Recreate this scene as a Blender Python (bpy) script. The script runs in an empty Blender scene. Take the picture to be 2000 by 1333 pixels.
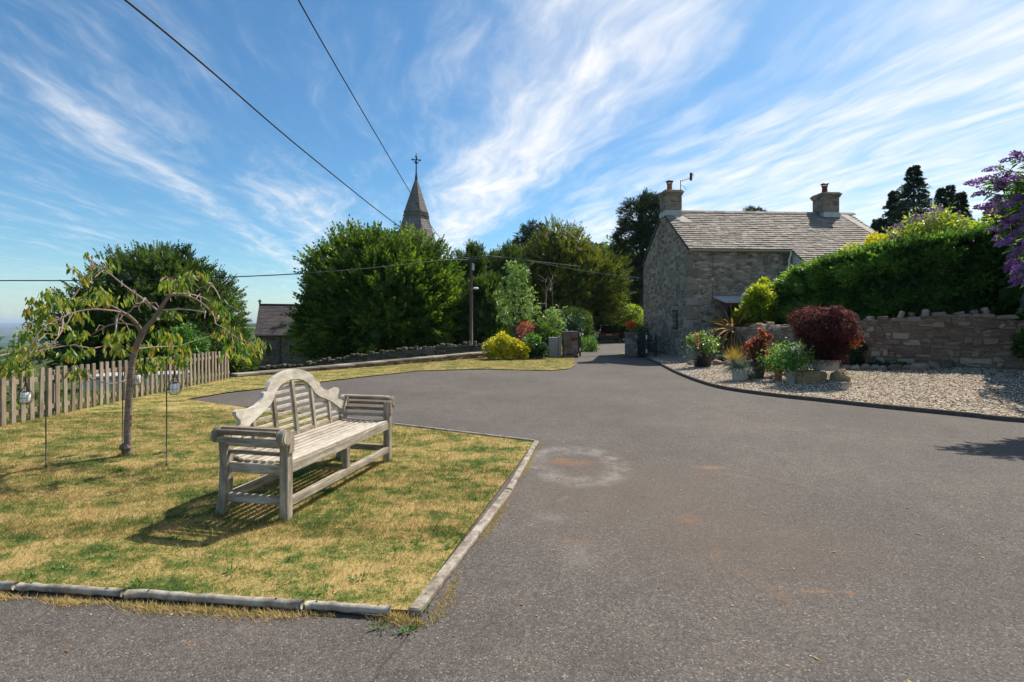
import bpy, math, random
import numpy as np
from mathutils import Vector, noise as mnoise
from mathutils.geometry import tessellate_polygon
R = np.random.RandomState(7)
random.seed(7)
SC = bpy.context.scene
COL = SC.collection

# ------------------------------------------------------------ camera, sky, sun, exposure
EYE = 1.42
cam_d = bpy.data.cameras.new('camera'); cam = bpy.data.objects.new('camera', cam_d); COL.objects.link(cam)
cam.location = (0, 0, EYE); cam.rotation_euler = (math.radians(90), 0, 0)
cam_d.lens = 18; cam_d.sensor_width = 36; cam_d.shift_y = -0.018
cam_d.clip_start = 0.05; cam_d.clip_end = 60000
SC.camera = cam
SC.render.resolution_x = 1024; SC.render.resolution_y = 682
SC.view_settings.view_transform = 'Standard'; SC.view_settings.look = 'None'
SC.view_settings.gamma = 1; SC.view_settings.exposure = 0.50
SUN = Vector((0.58, 0.55, 1.0)).normalized()
EL = math.asin(SUN.z); AZ = math.atan2(SUN.x, SUN.y)
ld = bpy.data.lights.new('sun', 'SUN'); ld.energy = 5.0; ld.angle = math.radians(0.5); ld.color = (1.0, 0.91, 0.78)
lo = bpy.data.objects.new('sun', ld); COL.objects.link(lo)
lo.rotation_euler = SUN.to_track_quat('Z', 'Y').to_euler(); lo.location = (20, 16, 40)

class NT:
    """small node helper"""
    def __init__(s, nt): s.t = nt; s.L = nt.links
    def n(s, typ, **kw):
        nd = s.t.nodes.new(typ)
        ins = kw.pop('ins', {})
        for k, v in kw.items(): setattr(nd, k, v)
        for k, v in ins.items(): s.set(nd.inputs[k], v)
        return nd
    def set(s, sock, v):
        if isinstance(v, bpy.types.NodeSocket): s.L.new(v, sock)
        else:
            if isinstance(v, tuple) and len(v) == 3 and sock.type == 'RGBA': v = v + (1,)
            sock.default_value = v
    def m(s, op, a, b=None, c=None, clamp=False):
        nd = s.n('ShaderNodeMath', operation=op, use_clamp=clamp)
        s.set(nd.inputs[0], a)
        if b is not None: s.set(nd.inputs[1], b)
        if c is not None: s.set(nd.inputs[2], c)
        return nd.outputs[0]
    def mix(s, f, a, b, blend='MIX'):
        nd = s.n('ShaderNodeMix', data_type='RGBA', blend_type=blend)
        s.set(nd.inputs[0], f); s.set(nd.inputs[6], a); s.set(nd.inputs[7], b)
        return nd.outputs[2]
    def ramp(s, f, stops, interp='LINEAR'):
        nd = s.n('ShaderNodeValToRGB'); cr = nd.color_ramp; cr.interpolation = interp
        while len(cr.elements) < len(stops): cr.elements.new(0.5)
        for e, (p, c) in zip(cr.elements, stops):
            e.position = p
            if isinstance(c, (int, float)): c = (c, c, c)
            e.color = tuple(c) + (1,)
        s.set(nd.inputs[0], f); return nd.outputs[0]
    def sm(s, x, a, b):
        nd = s.n('ShaderNodeMapRange', interpolation_type='SMOOTHSTEP')
        s.set(nd.inputs[0], x); nd.inputs[1].default_value = a; nd.inputs[2].default_value = b
        return nd.outputs[0]
    def noise(s, v, scale, detail=3, rough=0.55, dist=0.0, out=0):
        nd = s.n('ShaderNodeTexNoise'); s.set(nd.inputs['Vector'], v)
        nd.inputs['Scale'].default_value = scale; nd.inputs['Detail'].default_value = detail
        nd.inputs['Roughness'].default_value = rough; nd.inputs['Distortion'].default_value = dist
        return nd.outputs[out]
    def vscale(s, v, sc):
        nd = s.n('ShaderNodeMapping'); s.set(nd.inputs[0], v); nd.inputs['Scale'].default_value = sc
        return nd.outputs[0]

w = bpy.data.worlds.new('World'); SC.world = w; w.use_nodes = True
W = NT(w.node_tree); w.node_tree.nodes.clear()
sky = W.n('ShaderNodeTexSky', sky_type='NISHITA', sun_disc=False)
sky.sun_elevation = EL; sky.sun_rotation = AZ; sky.altitude = 150; sky.air_density = 1.0; sky.dust_density = 0.6; sky.ozone_density = 2.5
tc = W.n('ShaderNodeTexCoord'); sp = W.n('ShaderNodeSeparateXYZ'); W.L.new(tc.outputs['Generated'], sp.inputs[0])
zz = W.m('MAXIMUM', sp.outputs[2], 0.02)
X = W.m('DIVIDE', sp.outputs[0], zz); Y = W.m('DIVIDE', sp.outputs[1], zz)
cu = W.m('MULTIPLY_ADD', Y, 0.25, X)
cv = W.m('MULTIPLY_ADD', X, -0.25, Y)
cmb = W.n('ShaderNodeCombineXYZ'); W.L.new(cu, cmb.inputs[0]); W.L.new(cv, cmb.inputs[1])
P = cmb.outputs[0]
# warp
wn = W.noise(P, 0.7, 3, 0.5, out=1)
wv = W.n('ShaderNodeVectorMath', operation='SUBTRACT'); W.L.new(wn, wv.inputs[0]); wv.inputs[1].default_value = (.5, .5, .5)
wsx = W.n('ShaderNodeVectorMath', operation='SCALE'); W.L.new(wv.outputs[0], wsx.inputs[0]); wsx.inputs[3].default_value = 0.65
wa = W.n('ShaderNodeVectorMath', operation='ADD'); W.L.new(P, wa.inputs[0]); W.L.new(wsx.outputs[0], wa.inputs[1])
PW = wa.outputs[0]
fine = W.noise(W.vscale(PW, (2.3, 0.55, 1)), 2.6, 9, 0.60, 0.2)
med = W.noise(W.vscale(PW, (1.5, 0.45, 1)), 1.3, 6, 0.6, 0.25)
low = W.noise(W.vscale(P, (0.8, 0.3, 1)), 0.9, 3, 0.5)
spw = W.n('ShaderNodeSeparateXYZ'); W.L.new(PW, spw.inputs[0]); wu = spw.outputs[0]
wu2 = W.m('MULTIPLY_ADD', W.m('SUBTRACT', wu, cu), 0.45, cu)
def band(c, h):   # soft bump around c
    d = W.m('ABSOLUTE', W.m('SUBTRACT', wu2, c)); return W.sm(d, h, 0.0)
b1 = W.m('MULTIPLY', band(0.78, 0.66), 1.15)
b2 = W.m('MULTIPLY', band(-1.5, 0.45), W.m('MULTIPLY', W.sm(cv, 2.0, 3.8), 0.55))
b3 = W.m('MULTIPLY', W.sm(wu2, 1.05, 2.4), 0.95)
b4 = W.m('MULTIPLY', W.m('MULTIPLY', band(-0.7, 0.8), W.sm(cv, 3.2, 5.0)), 0.6)
bands = W.m('MAXIMUM', W.m('MAXIMUM', b1, b2), W.m('MAXIMUM', b3, b4))
tex = W.m('ADD', W.m('MULTIPLY', fine, 0.80), W.m('MULTIPLY', med, 0.50))
raw = W.m('ADD', W.m('MULTIPLY_ADD', bands, 0.50, tex), W.m('MULTIPLY', W.m('SUBTRACT', low, .5), .5))
cl = W.m('MULTIPLY', W.sm(raw, 0.56, 1.50), W.m('MULTIPLY_ADD', W.sm(fine, 0.30, 0.68), 0.35, 0.65))
veil = W.m('MULTIPLY', W.sm(sp.outputs[2], 0.12, 0.0), 0.16)
dens = W.m('MINIMUM', W.m('ADD', W.m('MULTIPLY', cl, 0.95), veil), 0.96)
tint = W.mix(1.0, sky.outputs[0], (0.76, 0.97, 1.02), 'MULTIPLY')
CLOUD_COL = (7.2, 7.1, 7.0)
hs = W.n('ShaderNodeHueSaturation'); W.L.new(tint, hs.inputs['Color']); hs.inputs['Saturation'].default_value = 1.10; hs.inputs['Value'].default_value = 0.90
skyc = W.mix(dens, hs.outputs[0], CLOUD_COL)
bg = W.n('ShaderNodeBackground'); W.L.new(skyc, bg.inputs[0]); bg.inputs[1].default_value = 0.11
ow = W.n('ShaderNodeOutputWorld'); W.L.new(bg.outputs[0], ow.inputs[0])

# ------------------------------------------------------------ helpers
def P3(px, py, d):
    return np.array([(px - 1000) / 1000 * d, d, EYE - (py - 630) / 1000 * d])
def G(px, py, z=0.0):
    d = (EYE - z) * 1000 / (py - 630); return np.array([(px - 1000) / 1000 * d, d, z])

def link(o, parent=None):
    COL.objects.link(o)
    if parent is not None: o.parent = parent
    return o
def tag(o, label=None, cat=None, group=None, kind=None):
    if label: o['label'] = label
    if cat: o['category'] = cat
    if group: o['group'] = group
    if kind: o['kind'] = kind
    return o
def thing(name, loc, label, cat, group=None, rz=0.0):
    o = bpy.data.objects.new(name, None); link(o)
    o.location = tuple(float(v) for v in loc); o.rotation_euler = (0, 0, rz); o.empty_display_size = 0.2
    return tag(o, label, cat, group)

def unit(v):
    v = np.asarray(v, float); n = np.linalg.norm(v, axis=-1, keepdims=True); n[n == 0] = 1; return v / n

class M:
    """collects geometry, builds one mesh object; per-face random value in attribute 'rnd'"""
    def __init__(s): s.b = []; s.off = 0; s.V = []
    def add(s, V, F, r=None):
        V = np.asarray(V, float).reshape(-1, 3); F = np.asarray(F, int)
        if r is None: r = R.rand()
        r = np.broadcast_to(np.asarray(r, float), (len(F),))
        s.V.append(V); s.b.append((F + s.off, r)); s.off += len(V)
    def quadgrid(s, A, r=None, closed=False):
        A = np.asarray(A, float); n, m = A.shape[:2]
        idx = np.arange(n * m).reshape(n, m)
        if closed: idx = np.hstack([idx, idx[:, :1]])
        F = np.stack([idx[:-1, :-1], idx[:-1, 1:], idx[1:, 1:], idx[1:, :-1]], -1).reshape(-1, 4)
        s.add(A.reshape(-1, 3), F, r)
    def box(s, c, h, ch=0.004, ax=None, jit=0.0, r=None):
        """chamfered box: centre c, half sizes h, axes rows ax"""
        h = np.asarray(h, float); ch = min(ch, 0.45 * h.min())
        if ax is None: ax = np.eye(3)
        ax = np.asarray(ax, float)
        sg = np.array([(a, b, d) for a in (-1, 1) for b in (-1, 1) for d in (-1, 1)], float)
        J = R.randn(8, 3) * jit * h if jit else 0
        V = []
        for k in range(3):
            q = sg * h + J
            off = -sg * ch; off[:, k] = 0
            V.append(q + off)
        V = np.concatenate(V) @ ax + np.asarray(c, float)   # index k*8+i
        F4 = []
        def i(a, b, d): return int(a > 0) * 4 + int(b > 0) * 2 + int(d > 0)
        for k in range(3):
            for sgn in (-1, 1):
                cs = []
                for (p, q) in ((-1, -1), (1, -1), (1, 1), (-1, 1)):
                    t = [0, 0, 0]; t[k] = sgn; t[(k + 1) % 3] = p; t[(k + 2) % 3] = q
                    cs.append(k * 8 + i(*t))
                F4.append(cs if sgn > 0 else cs[::-1])
        for k in range(3):            # edges parallel to k
            a, b = (k + 1) % 3, (k + 2) % 3
            for p in (-1, 1):
                for q in (-1, 1):
                    t0 = [0, 0, 0]; t1 = [0, 0, 0]
                    t0[k] = -1; t1[k] = 1
                    t0[a] = t1[a] = p; t0[b] = t1[b] = q
                    f = [a * 8 + i(*t0), a * 8 + i(*t1), b * 8 + i(*t1), b * 8 + i(*t0)]
                    F4.append(f if p * q < 0 else f[::-1])
        if r is None: r = R.rand()
        off = s.off
        s.add(V, F4, r)
        F3 = []
        for a in (-1, 1):
            for b in (-1, 1):
                for d in (-1, 1):
                    j = i(a, b, d); f = [j, 8 + j, 16 + j]
                    F3.append(f if a * b * d > 0 else f[::-1])
        s.b.append((np.array(F3) + off, np.full(8, r)))
    def tube(s, path, rad, seg=8, r=None, cap=True):
        path = np.asarray(path, float); n = len(path)
        rad = np.broadcast_to(np.asarray(rad, float), (n,))
        T = np.gradient(path, axis=0); T = unit(T)
        up = np.array([0, 0, 1.0]) if abs(T[0][2]) < .9 else np.array([1.0, 0, 0])
        rings = []; u = unit(np.cross(T[0], up))
        for k in range(n):
            u = unit(u - T[k] * np.dot(u, T[k])); v = np.cross(T[k], u)
            a = np.linspace(0, 2 * math.pi, seg, endpoint=False)
            rings.append(path[k] + rad[k] * (np.cos(a)[:, None] * u + np.sin(a)[:, None] * v))
        if r is None: r = R.rand()
        off = s.off
        s.quadgrid(rings, r, closed=True)
        if cap:
            s.b.append((np.array([list(range(off, off + seg))]), np.array([r])))
            s.b.append((np.array([list(range(off + (n - 1) * seg, off + n * seg))[::-1]]), np.array([r])))
    def lathe(s, prof, c=(0, 0, 0), seg=24, r=None):
        c = np.asarray(c, float); a = np.linspace(0, 2 * math.pi, seg, endpoint=False)
        rings = [np.stack([c[0] + p[0] * np.cos(a), c[1] + p[0] * np.sin(a), np.full(seg, c[2] + p[1])], 1) for p in prof]
        s.quadgrid(rings, r, closed=True)
    def prism(s, pts, z0, z1, ax, c, r=None):
        """extrude 2d outline pts along axis 2 of ax (rows) from z0 to z1"""
        ax = np.asarray(ax, float); c = np.asarray(c, float); n = len(pts)
        p = np.asarray(pts, float)
        A = np.column_stack([p, np.full(n, z0)]) @ ax + c
        B = np.column_stack([p, np.full(n, z1)]) @ ax + c
        tr = tessellate_polygon([[Vector((q[0], q[1], 0)) for q in pts]])
        if r is None: r = R.rand()
        off = s.off
        s.add(np.concatenate([A, B]), [[k, (k + 1) % n, n + (k + 1) % n, n + k] for k in range(n)], r)
        T = np.array([list(t) for t in tr])
        s.b.append((T + off, np.full(len(T), r))); s.b.append((T[:, ::-1] + off + n, np.full(len(T), r)))
    def blob(s, c, rad, amp=0.15, fr=1.5, seed=0, nu=14, nv=9, r=None, zcut=None):
        th = np.linspace(0, 2 * math.pi, nu, endpoint=False); ph = np.linspace(0.02, math.pi - 0.02, nv)
        rings = []
        for p in ph:
            row = []
            for t in th:
                d = Vector((math.sin(p) * math.cos(t), math.sin(p) * math.sin(t), math.cos(p)))
                k = 1 + amp * 2 * mnoise.noise(d * fr + Vector((seed * 3.1, seed * 1.7, seed)))
                q = [c[j] + d[j] * rad[j] * k for j in range(3)]
                if zcut is not None: q[2] = max(q[2], zcut)
                row.append(q)
            rings.append(row)
        s.quadgrid(rings, r, closed=True)
    def cards(s, C, D, L, Wd, r=None, flat=0.0, droop=0.0):
        C = np.asarray(C, float); n = len(C)
        D = unit(D); L = np.broadcast_to(L, (n,))[:, None]; Wd = np.broadcast_to(Wd, (n,))[:, None]
        S = unit(np.cross(D, R.randn(n, 3)))
        if flat > 0:
            S2 = unit(np.cross(D, np.array([0, 0, 1.0])) + 1e-6); sg = np.where((S * S2).sum(1, keepdims=True) < 0, -1, 1)
            S = unit(S * (1 - flat) + S2 * flat * sg)
        mid = C + D * L * 0.5; tip = C + D * L; tip[:, 2:] -= droop * L
        V = np.stack([C, mid + S * Wd / 2, tip, mid - S * Wd / 2], 1).reshape(-1, 3)
        F = np.arange(n * 4).reshape(n, 4)
        if r is None: r = R.rand(n)
        s.add(V, F, r)
    def build(s, name, mat, parent=None, smooth=False):
        V = np.concatenate(s.V); tot = []; lp = []; rn = []
        for F, r in s.b:
            tot.append(np.full(len(F), F.shape[1])); lp.append(F.reshape(-1)); rn.append(r)
        tot = np.concatenate(tot).astype(np.int32); lp = np.concatenate(lp).astype(np.int32); rn = np.concatenate(rn).astype(np.float32)
        me = bpy.data.meshes.new(name)
        me.vertices.add(len(V)); me.vertices.foreach_set('co', V.astype(np.float32).reshape(-1))
        me.loops.add(len(lp)); me.loops.foreach_set('vertex_index', lp)
        me.polygons.add(len(tot)); st = np.concatenate([[0], np.cumsum(tot)[:-1]]).astype(np.int32)
        me.polygons.foreach_set('loop_start', st); me.polygons.foreach_set('loop_total', tot)
        me.polygons.foreach_set('use_smooth', np.full(len(tot), bool(smooth)))
        me.update(calc_edges=True)
        a = me.attributes.new('rnd', 'FLOAT', 'FACE'); a.data.foreach_set('value', rn)
        me.materials.append(mat)
        o = bpy.data.objects.new(name, me); return link(o, parent)

def axes(rz):
    c, s_ = math.cos(rz), math.sin(rz); return np.array([[c, s_, 0], [-s_, c, 0], [0, 0, 1.0]])

def sheet(name, poly, zf, mat, step=None, label=None, kind='structure', parent=None):
    """flat polygon; optional gridding so it can follow a height function"""
    m = M()
    if step is None:
        tr = tessellate_polygon([[Vector((p[0], p[1], 0)) for p in poly]])
        V = np.array([[p[0], p[1], zf(p[0], p[1])] for p in poly])
        T = []
        for t in tr:
            a, b, c = [V[i] for i in t]
            cr = (b[0]-a[0])*(c[1]-a[1]) - (b[1]-a[1])*(c[0]-a[0])
            T.append(list(t) if cr > 0 else list(t)[::-1])
        m.add(V, T, 0.5)
    else:
        import bmesh
        bm = bmesh.new()
        tr = tessellate_polygon([[Vector((p[0], p[1], 0)) for p in poly]])
        vs = [bm.verts.new((p[0], p[1], 0)) for p in poly]
        for t in tr:
            try: bm.faces.new([vs[i] for i in t])
            except ValueError: pass
        xs = [p[0] for p in poly]; ys = [p[1] for p in poly]
        for ax_, lo_, hi in ((0, min(xs), max(xs)), (1, min(ys), max(ys))):
            k = lo_ + step
            while k < hi:
                co = [0, 0, 0]; co[ax_] = k; no = [0, 0, 0]; no[ax_] = 1
                bmesh.ops.bisect_plane(bm, geom=bm.verts[:] + bm.edges[:] + bm.faces[:], plane_co=co, plane_no=no)
                k += step
        for v in bm.verts: v.co.z = zf(v.co.x, v.co.y)
        bmesh.ops.triangulate(bm, faces=bm.faces[:])
        bmesh.ops.recalc_face_normals(bm, faces=bm.faces[:])
        bm.normal_update()
        if sum(f.normal.z for f in bm.faces) < 0: bmesh.ops.reverse_faces(bm, faces=bm.faces[:])
        me = bpy.data.meshes.new(name); bm.to_mesh(me); bm.free(); me.materials.append(mat)
        o = link(bpy.data.objects.new(name, me), parent); return tag(o, label, None, None, kind)
    o = m.build(name, mat, parent); return tag(o, label, None, None, kind)

def inpoly(x, y, poly):
    x = np.asarray(x); y = np.asarray(y); ins = np.zeros(x.shape, bool); n = len(poly); j = n - 1
    for i in range(n):
        xi, yi = poly[i][:2]; xj, yj = poly[j][:2]
        c = ((yi > y) != (yj > y)) & (x < (xj - xi) * (y - yi) / (yj - yi + 1e-12) + xi)
        ins ^= c; j = i
    return ins

# ------------------------------------------------------------ materials
MATS = {}
def base_mat(name, rough=0.8, spec=0.3):
    mt = bpy.data.materials.new(name); mt.use_nodes = True
    t = NT(mt.node_tree); b = mt.node_tree.nodes['Principled BSDF']
    b.inputs['Roughness'].default_value = rough
    b.inputs['Specular IOR Level'].default_value = spec
    MATS[name] = mt
    return mt, t, b
def obj_co(t): return t.n('ShaderNodeTexCoord').outputs['Object']
def rnd(t): return t.n('ShaderNodeAttribute', attribute_name='rnd').outputs['Fac']
def bump(t, b, h, strength=0.4, dist=0.02):
    bn = t.n('ShaderNodeBump'); bn.inputs['Strength'].default_value = strength; bn.inputs['Distance'].default_value = dist
    t.L.new(h, bn.inputs['Height']); t.L.new(bn.outputs[0], b.inputs['Normal'])

def simple(name, stops, scale=8, rough=0.8, spec=0.3, bs=0.3, bd=0.01, rmix=0.4, metal=0.0, detail=4, stretch=(1, 1, 1)):
    """colour = ramp of noise blended with the per-piece random value"""
    mt, t, b = base_mat(name, rough, spec)
    v = t.vscale(obj_co(t), stretch); nz = t.noise(v, scale, detail, 0.6)
    f = t.m('ADD', t.m('MULTIPLY', nz, 1 - rmix), t.m('MULTIPLY', rnd(t), rmix))
    f = t.sm(f, 0.18, 0.82)
    t.L.new(t.ramp(f, stops), b.inputs['Base Color'])
    b.inputs['Metallic'].default_value = metal
    if bs: bump(t, b, nz, bs, bd)
    return mt

def leafmat(name, stops, trans=0.35, rough=0.5, big=0.6, gloss=0.35, tcol=None):
    mt, t, b = base_mat(name, rough, gloss)
    nz = t.noise(obj_co(t), big, 3, 0.6)
    f = t.m('ADD', t.m('MULTIPLY', nz, 0.45), t.m('MULTIPLY', rnd(t), 0.55))
    f = t.sm(f, 0.12, 0.85)
    c = t.ramp(f, stops); t.L.new(c, b.inputs['Base Color'])
    tr = t.n('ShaderNodeBsdfTranslucent'); t.L.new(t.mix(1.0, c, tcol or (1.5, 1.45, 0.7), 'MULTIPLY'), tr.inputs[0])
    mx = t.n('ShaderNodeMixShader'); mx.inputs[0].default_value = trans
    t.L.new(b.outputs[0], mx.inputs[1]); t.L.new(tr.outputs[0], mx.inputs[2])
    out = [n for n in mt.node_tree.nodes if n.type == 'OUTPUT_MATERIAL'][0]
    t.L.new(mx.outputs[0], out.inputs[0])
    return mt

def rubble(name, cols, mort, sc=(3.0, 3.0, 7.0), rough=0.92, mw=0.06, bd=0.03):
    mt, t, b = base_mat(name, rough, 0.15)
    oc = obj_co(t)
    wn = t.noise(oc, 2.2, 3, 0.5, out=1)
    wv = t.n('ShaderNodeVectorMath', operation='MULTIPLY_ADD'); t.L.new(wn, wv.inputs[0]); wv.inputs[1].default_value = (.12, .12, .10); t.L.new(oc, wv.inputs[2])
    v = t.vscale(wv.outputs[0], sc)
    vo = t.n('ShaderNodeTexVoronoi', feature='F1'); t.L.new(v, vo.inputs['Vector']); vo.inputs['Scale'].default_value = 1; vo.inputs['Randomness'].default_value = .85
    ve = t.n('ShaderNodeTexVoronoi', feature='DISTANCE_TO_EDGE'); t.L.new(v, ve.inputs['Vector']); ve.inputs['Scale'].default_value = 1; ve.inputs['Randomness'].default_value = .85
    sx = t.n('ShaderNodeSeparateColor'); t.L.new(vo.outputs['Color'], sx.inputs[0])
    fn = t.noise(oc, 14, 5, 0.65); bn = t.noise(oc, 0.8, 3, 0.6)
    f = t.m('ADD', t.m('MULTIPLY', sx.outputs[0], .62), t.m('ADD', t.m('MULTIPLY', fn, .25), t.m('MULTIPLY', bn, .2)))
    c = t.ramp(f, cols)
    mm = t.sm(ve.outputs[0], mw * 2.2, mw * .5)
    c2 = t.mix(t.m('MULTIPLY', mm, 0.85), c, mort)
    t.L.new(c2, b.inputs['Base Color'])
    h = t.m('ADD', t.sm(ve.outputs[0], 0.0, 0.22), t.m('MULTIPLY', fn, 0.45))
    bump(t, b, h, 0.9, bd)
    return mt
# ------------------------------------------------------------ ground shape
KERB = [G(1255, 692)[:2], G(1262, 700)[:2], G(1288, 712)[:2], G(1330, 733)[:2], G(1400, 757)[:2], G(1500, 773)[:2], G(1600, 784)[:2],
        G(1700, 795)[:2], G(1800, 805)[:2], G(1900, 815)[:2], G(2000, 825)[:2], np.array([9.2, 6.3]), np.array([14, 5.2])]
def catmull(pts, k=6):
    pts = np.asarray(pts, float); q = np.vstack([2 * pts[0] - pts[1], pts, 2 * pts[-1] - pts[-2]]); out = []
    for i in range(1, len(q) - 2):
        for t in np.linspace(0, 1, k, endpoint=False):
            a, b, c, d = q[i - 1], q[i], q[i + 1], q[i + 2]
            out.append(0.5 * ((2 * b) + (-a + c) * t + (2 * a - 5 * b + 4 * c - d) * t * t + (-a + 3 * b - 3 * c + d) * t ** 3))
    out.append(q[-2]); return np.array(out)
KC = catmull(KERB, 5)
def gz(x, y):
    """gravel height: rises away from the kerb"""
    p = np.array([x, y]); a = KC[:-1]; b = KC[1:]; ab = b - a
    t = np.clip(((p - a) * ab).sum(1) / (ab * ab).sum(1), 0, 1)
    d = np.linalg.norm(a + ab * t[:, None] - p, axis=1).min()
    return 0.035 + min(0.42, 0.066 * d)
def Gg(px, py):
    z = 0.1
    for _ in range(8):
        p = G(px, py, z); z = 0.5 * z + 0.5 * gz(p[0], p[1])
    p = G(px, py, z); p[2] = z; return p
def lane_z(y): return -0.0137 * max(0.0, y - 21)

def ssin(x, y, s, a): return np.sin(x / s + a) * np.cos(y / (s * 1.3) - a * 1.7)
def Hgt(x, y):
    x = np.asarray(x, float); y = np.asarray(y, float)
    q = (x + 1.1) * -0.777 + (y - 20.4) * 0.63
    sm = lambda v, a, b: np.clip((v - a) / (b - a), 0, 1) ** 2 * (3 - 2 * np.clip((v - a) / (b - a), 0, 1))
    zc = -0.06 - sm(q, 0.5, 2.0) * 0.45 - np.clip(q - 1, 0, 40) * 0.075
    zc = np.where(x > -1.1, -0.06 - sm(y, 22, 26) * 0.25 - 0.0137 * np.clip(y - 21, 0, 60), zc)
    zc = np.where((x > -1.1) & (x < 2.0), -0.06 - 0.012 * np.clip(y - 21, 0, 60) - sm(y, 21.5, 23.5) * (0.05 + 0.4 * (2.0 - x) / 3.1), zc)
    zc = np.where(x > 6.2, -0.06 - 0.0137 * np.clip(y - 26, 0, 60) - .1 * sm(y, 26, 30), zc)
    s_ = np.clip(-7.6 - 0.75 * np.clip(y - 13, 0, None) - x, 0, None)
    zl = -120 * (1 - np.exp(-0.30 * s_ / 120)) - 0.0
    r = np.hypot(x, y)
    hills = sm(r, 900, 6000) * (26 * ssin(x, y, 900, 1.0) + 34 * ssin(x, y, 2100, 2.3) + 12 * ssin(x, y, 420, 0.4))
    far = sm(r, 7000, 14000) * 78
    return np.where(s_ > 0, np.minimum(zc, zl) + hills + far, zc + 0)

# ------------------------------------------------------------ materials (surfaces)
def mat_lawn_color(t, v):
    """dry straw / green turf, worn patches"""
    a = t.noise(t.vscale(v, (0.8, 1.5, 1)), 2.3, 6, 0.68, 0.3)
    b = t.noise(v, 11.0, 4, 0.65); c = t.noise(v, 55.0, 3, 0.7)
    f = t.m('ADD', t.m('MULTIPLY', a, 0.55), t.m('ADD', t.m('MULTIPLY', b, 0.36), t.m('MULTIPLY', c, 0.30)))
    return t.sm(f, 0.415, 0.80)
LAWN_STOPS = [(0.0, (0.030, 0.075, 0.018)), (0.2, (0.080, 0.130, 0.030)), (0.42, (0.20, 0.195, 0.055)), (0.60, (0.36, 0.275, 0.10)), (0.80, (0.44, 0.335, 0.145)), (1.0, (0.45, 0.275, 0.12))]
mt, t, b = base_mat('turf', 0.95, 0.1)
v = obj_co(t); f = mat_lawn_color(t, v)
t.L.new(t.ramp(f, LAWN_STOPS), b.inputs['Base Color']); bump(t, b, t.noise(v, 70, 4, 0.7), 0.7, 0.02)
mt, t, b = base_mat('grass_blade', 0.75, 0.2)
v = obj_co(t); f = mat_lawn_color(t, v)
f2 = t.m('ADD', f, t.m('MULTIPLY', t.m('SUBTRACT', rnd(t), .5), .5), clamp=True)
c = t.ramp(f2, LAWN_STOPS); t.L.new(c, b.inputs['Base Color'])
tr = t.n('ShaderNodeBsdfTranslucent'); t.L.new(c, tr.inputs[0]); mx = t.n('ShaderNodeMixShader'); mx.inputs[0].default_value = .3
t.L.new(b.outputs[0], mx.inputs[1]); t.L.new(tr.outputs[0], mx.inputs[2])
t.L.new(mx.outputs[0], [n for n in mt.node_tree.nodes if n.type == 'OUTPUT_MATERIAL'][0].inputs[0])

mt, t, b = base_mat('asphalt', 0.88, 0.25)
v = obj_co(t)
vo = t.n('ShaderNodeTexVoronoi', feature='F1'); t.L.new(v, vo.inputs['Vector']); vo.inputs['Scale'].default_value = 135
vb = t.n('ShaderNodeTexVoronoi', feature='F1'); t.L.new(v, vb.inputs['Vector']); vb.inputs['Scale'].default_value = 48
sc_ = t.n('ShaderNodeSeparateColor'); t.L.new(vo.outputs['Color'], sc_.inputs[0])
sb_ = t.n('ShaderNodeSeparateColor'); t.L.new(vb.outputs['Color'], sb_.inputs[0])
big = t.noise(v, 0.45, 5, 0.6); mid = t.noise(v, 3.5, 5, 0.65); fi = t.noise(v, 60, 3, 0.7)
chip = t.ramp(sc_.outputs[0], [(0, (.040, .036, .034)), (0.45, (.078, .071, .066)), (0.8, (.132, .120, .110)), (0.94, (.19, .172, .155)), (1.0, (.36, .33, .29))])
c = t.mix(0.36, chip, (.118, .108, .102))
c = t.mix(t.m('MULTIPLY', t.sm(sb_.outputs[0], 0.5, 0.95), 0.35), c, (.15, .135, .122))
c = t.mix(1.0, c, t.ramp(t.m('ADD', t.m('MULTIPLY', big, .6), t.m('MULTIPLY', mid, .4)), [(0.3, (.66, .64, .63)), (0.5, (.90, .87, .85)), (0.7, (1.22, 1.15, 1.08))]), 'MULTIPLY')
sv = t.n('ShaderNodeSeparateXYZ'); t.L.new(v, sv.inputs[0])
def ell(cx, cy, rx, ry, rot=0.0, soft=0.5, wob=0.5):
    """soft ellipse mask in world metres, edge broken up by noise"""
    dx = t.m('SUBTRACT', sv.outputs[0], cx); dy = t.m('SUBTRACT', sv.outputs[1], cy)
    cs, sn = math.cos(rot), math.sin(rot)
    u = t.m('DIVIDE', t.m('ADD', t.m('MULTIPLY', dx, cs), t.m('MULTIPLY', dy, sn)), rx)
    q = t.m('DIVIDE', t.m('SUBTRACT', t.m('MULTIPLY', dy, cs), t.m('MULTIPLY', dx, sn)), ry)
    r_ = t.m('SQRT', t.m('ADD', t.m('MULTIPLY', u, u), t.m('MULTIPLY', q, q)))
    r_ = t.m('ADD', r_, t.m('MULTIPLY', t.m('SUBTRACT', mid, 0.5), wob * 2))
    return r_, t.sm(r_, 1.0, 1.0 - soft)
# broad brown staining over the middle of the drive
_, m1 = ell(1.05, 4.3, 1.7, 1.6, 0, 0.9, 0.5); c = t.mix(t.m('MULTIPLY', m1, .42), c, (.135, .103, .076))
_, m1 = ell(1.6, 3.2, 1.3, 0.8, 0.3, 0.9, 0.5); c = t.mix(t.m('MULTIPLY', m1, .35), c, (.125, .092, .068))
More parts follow.
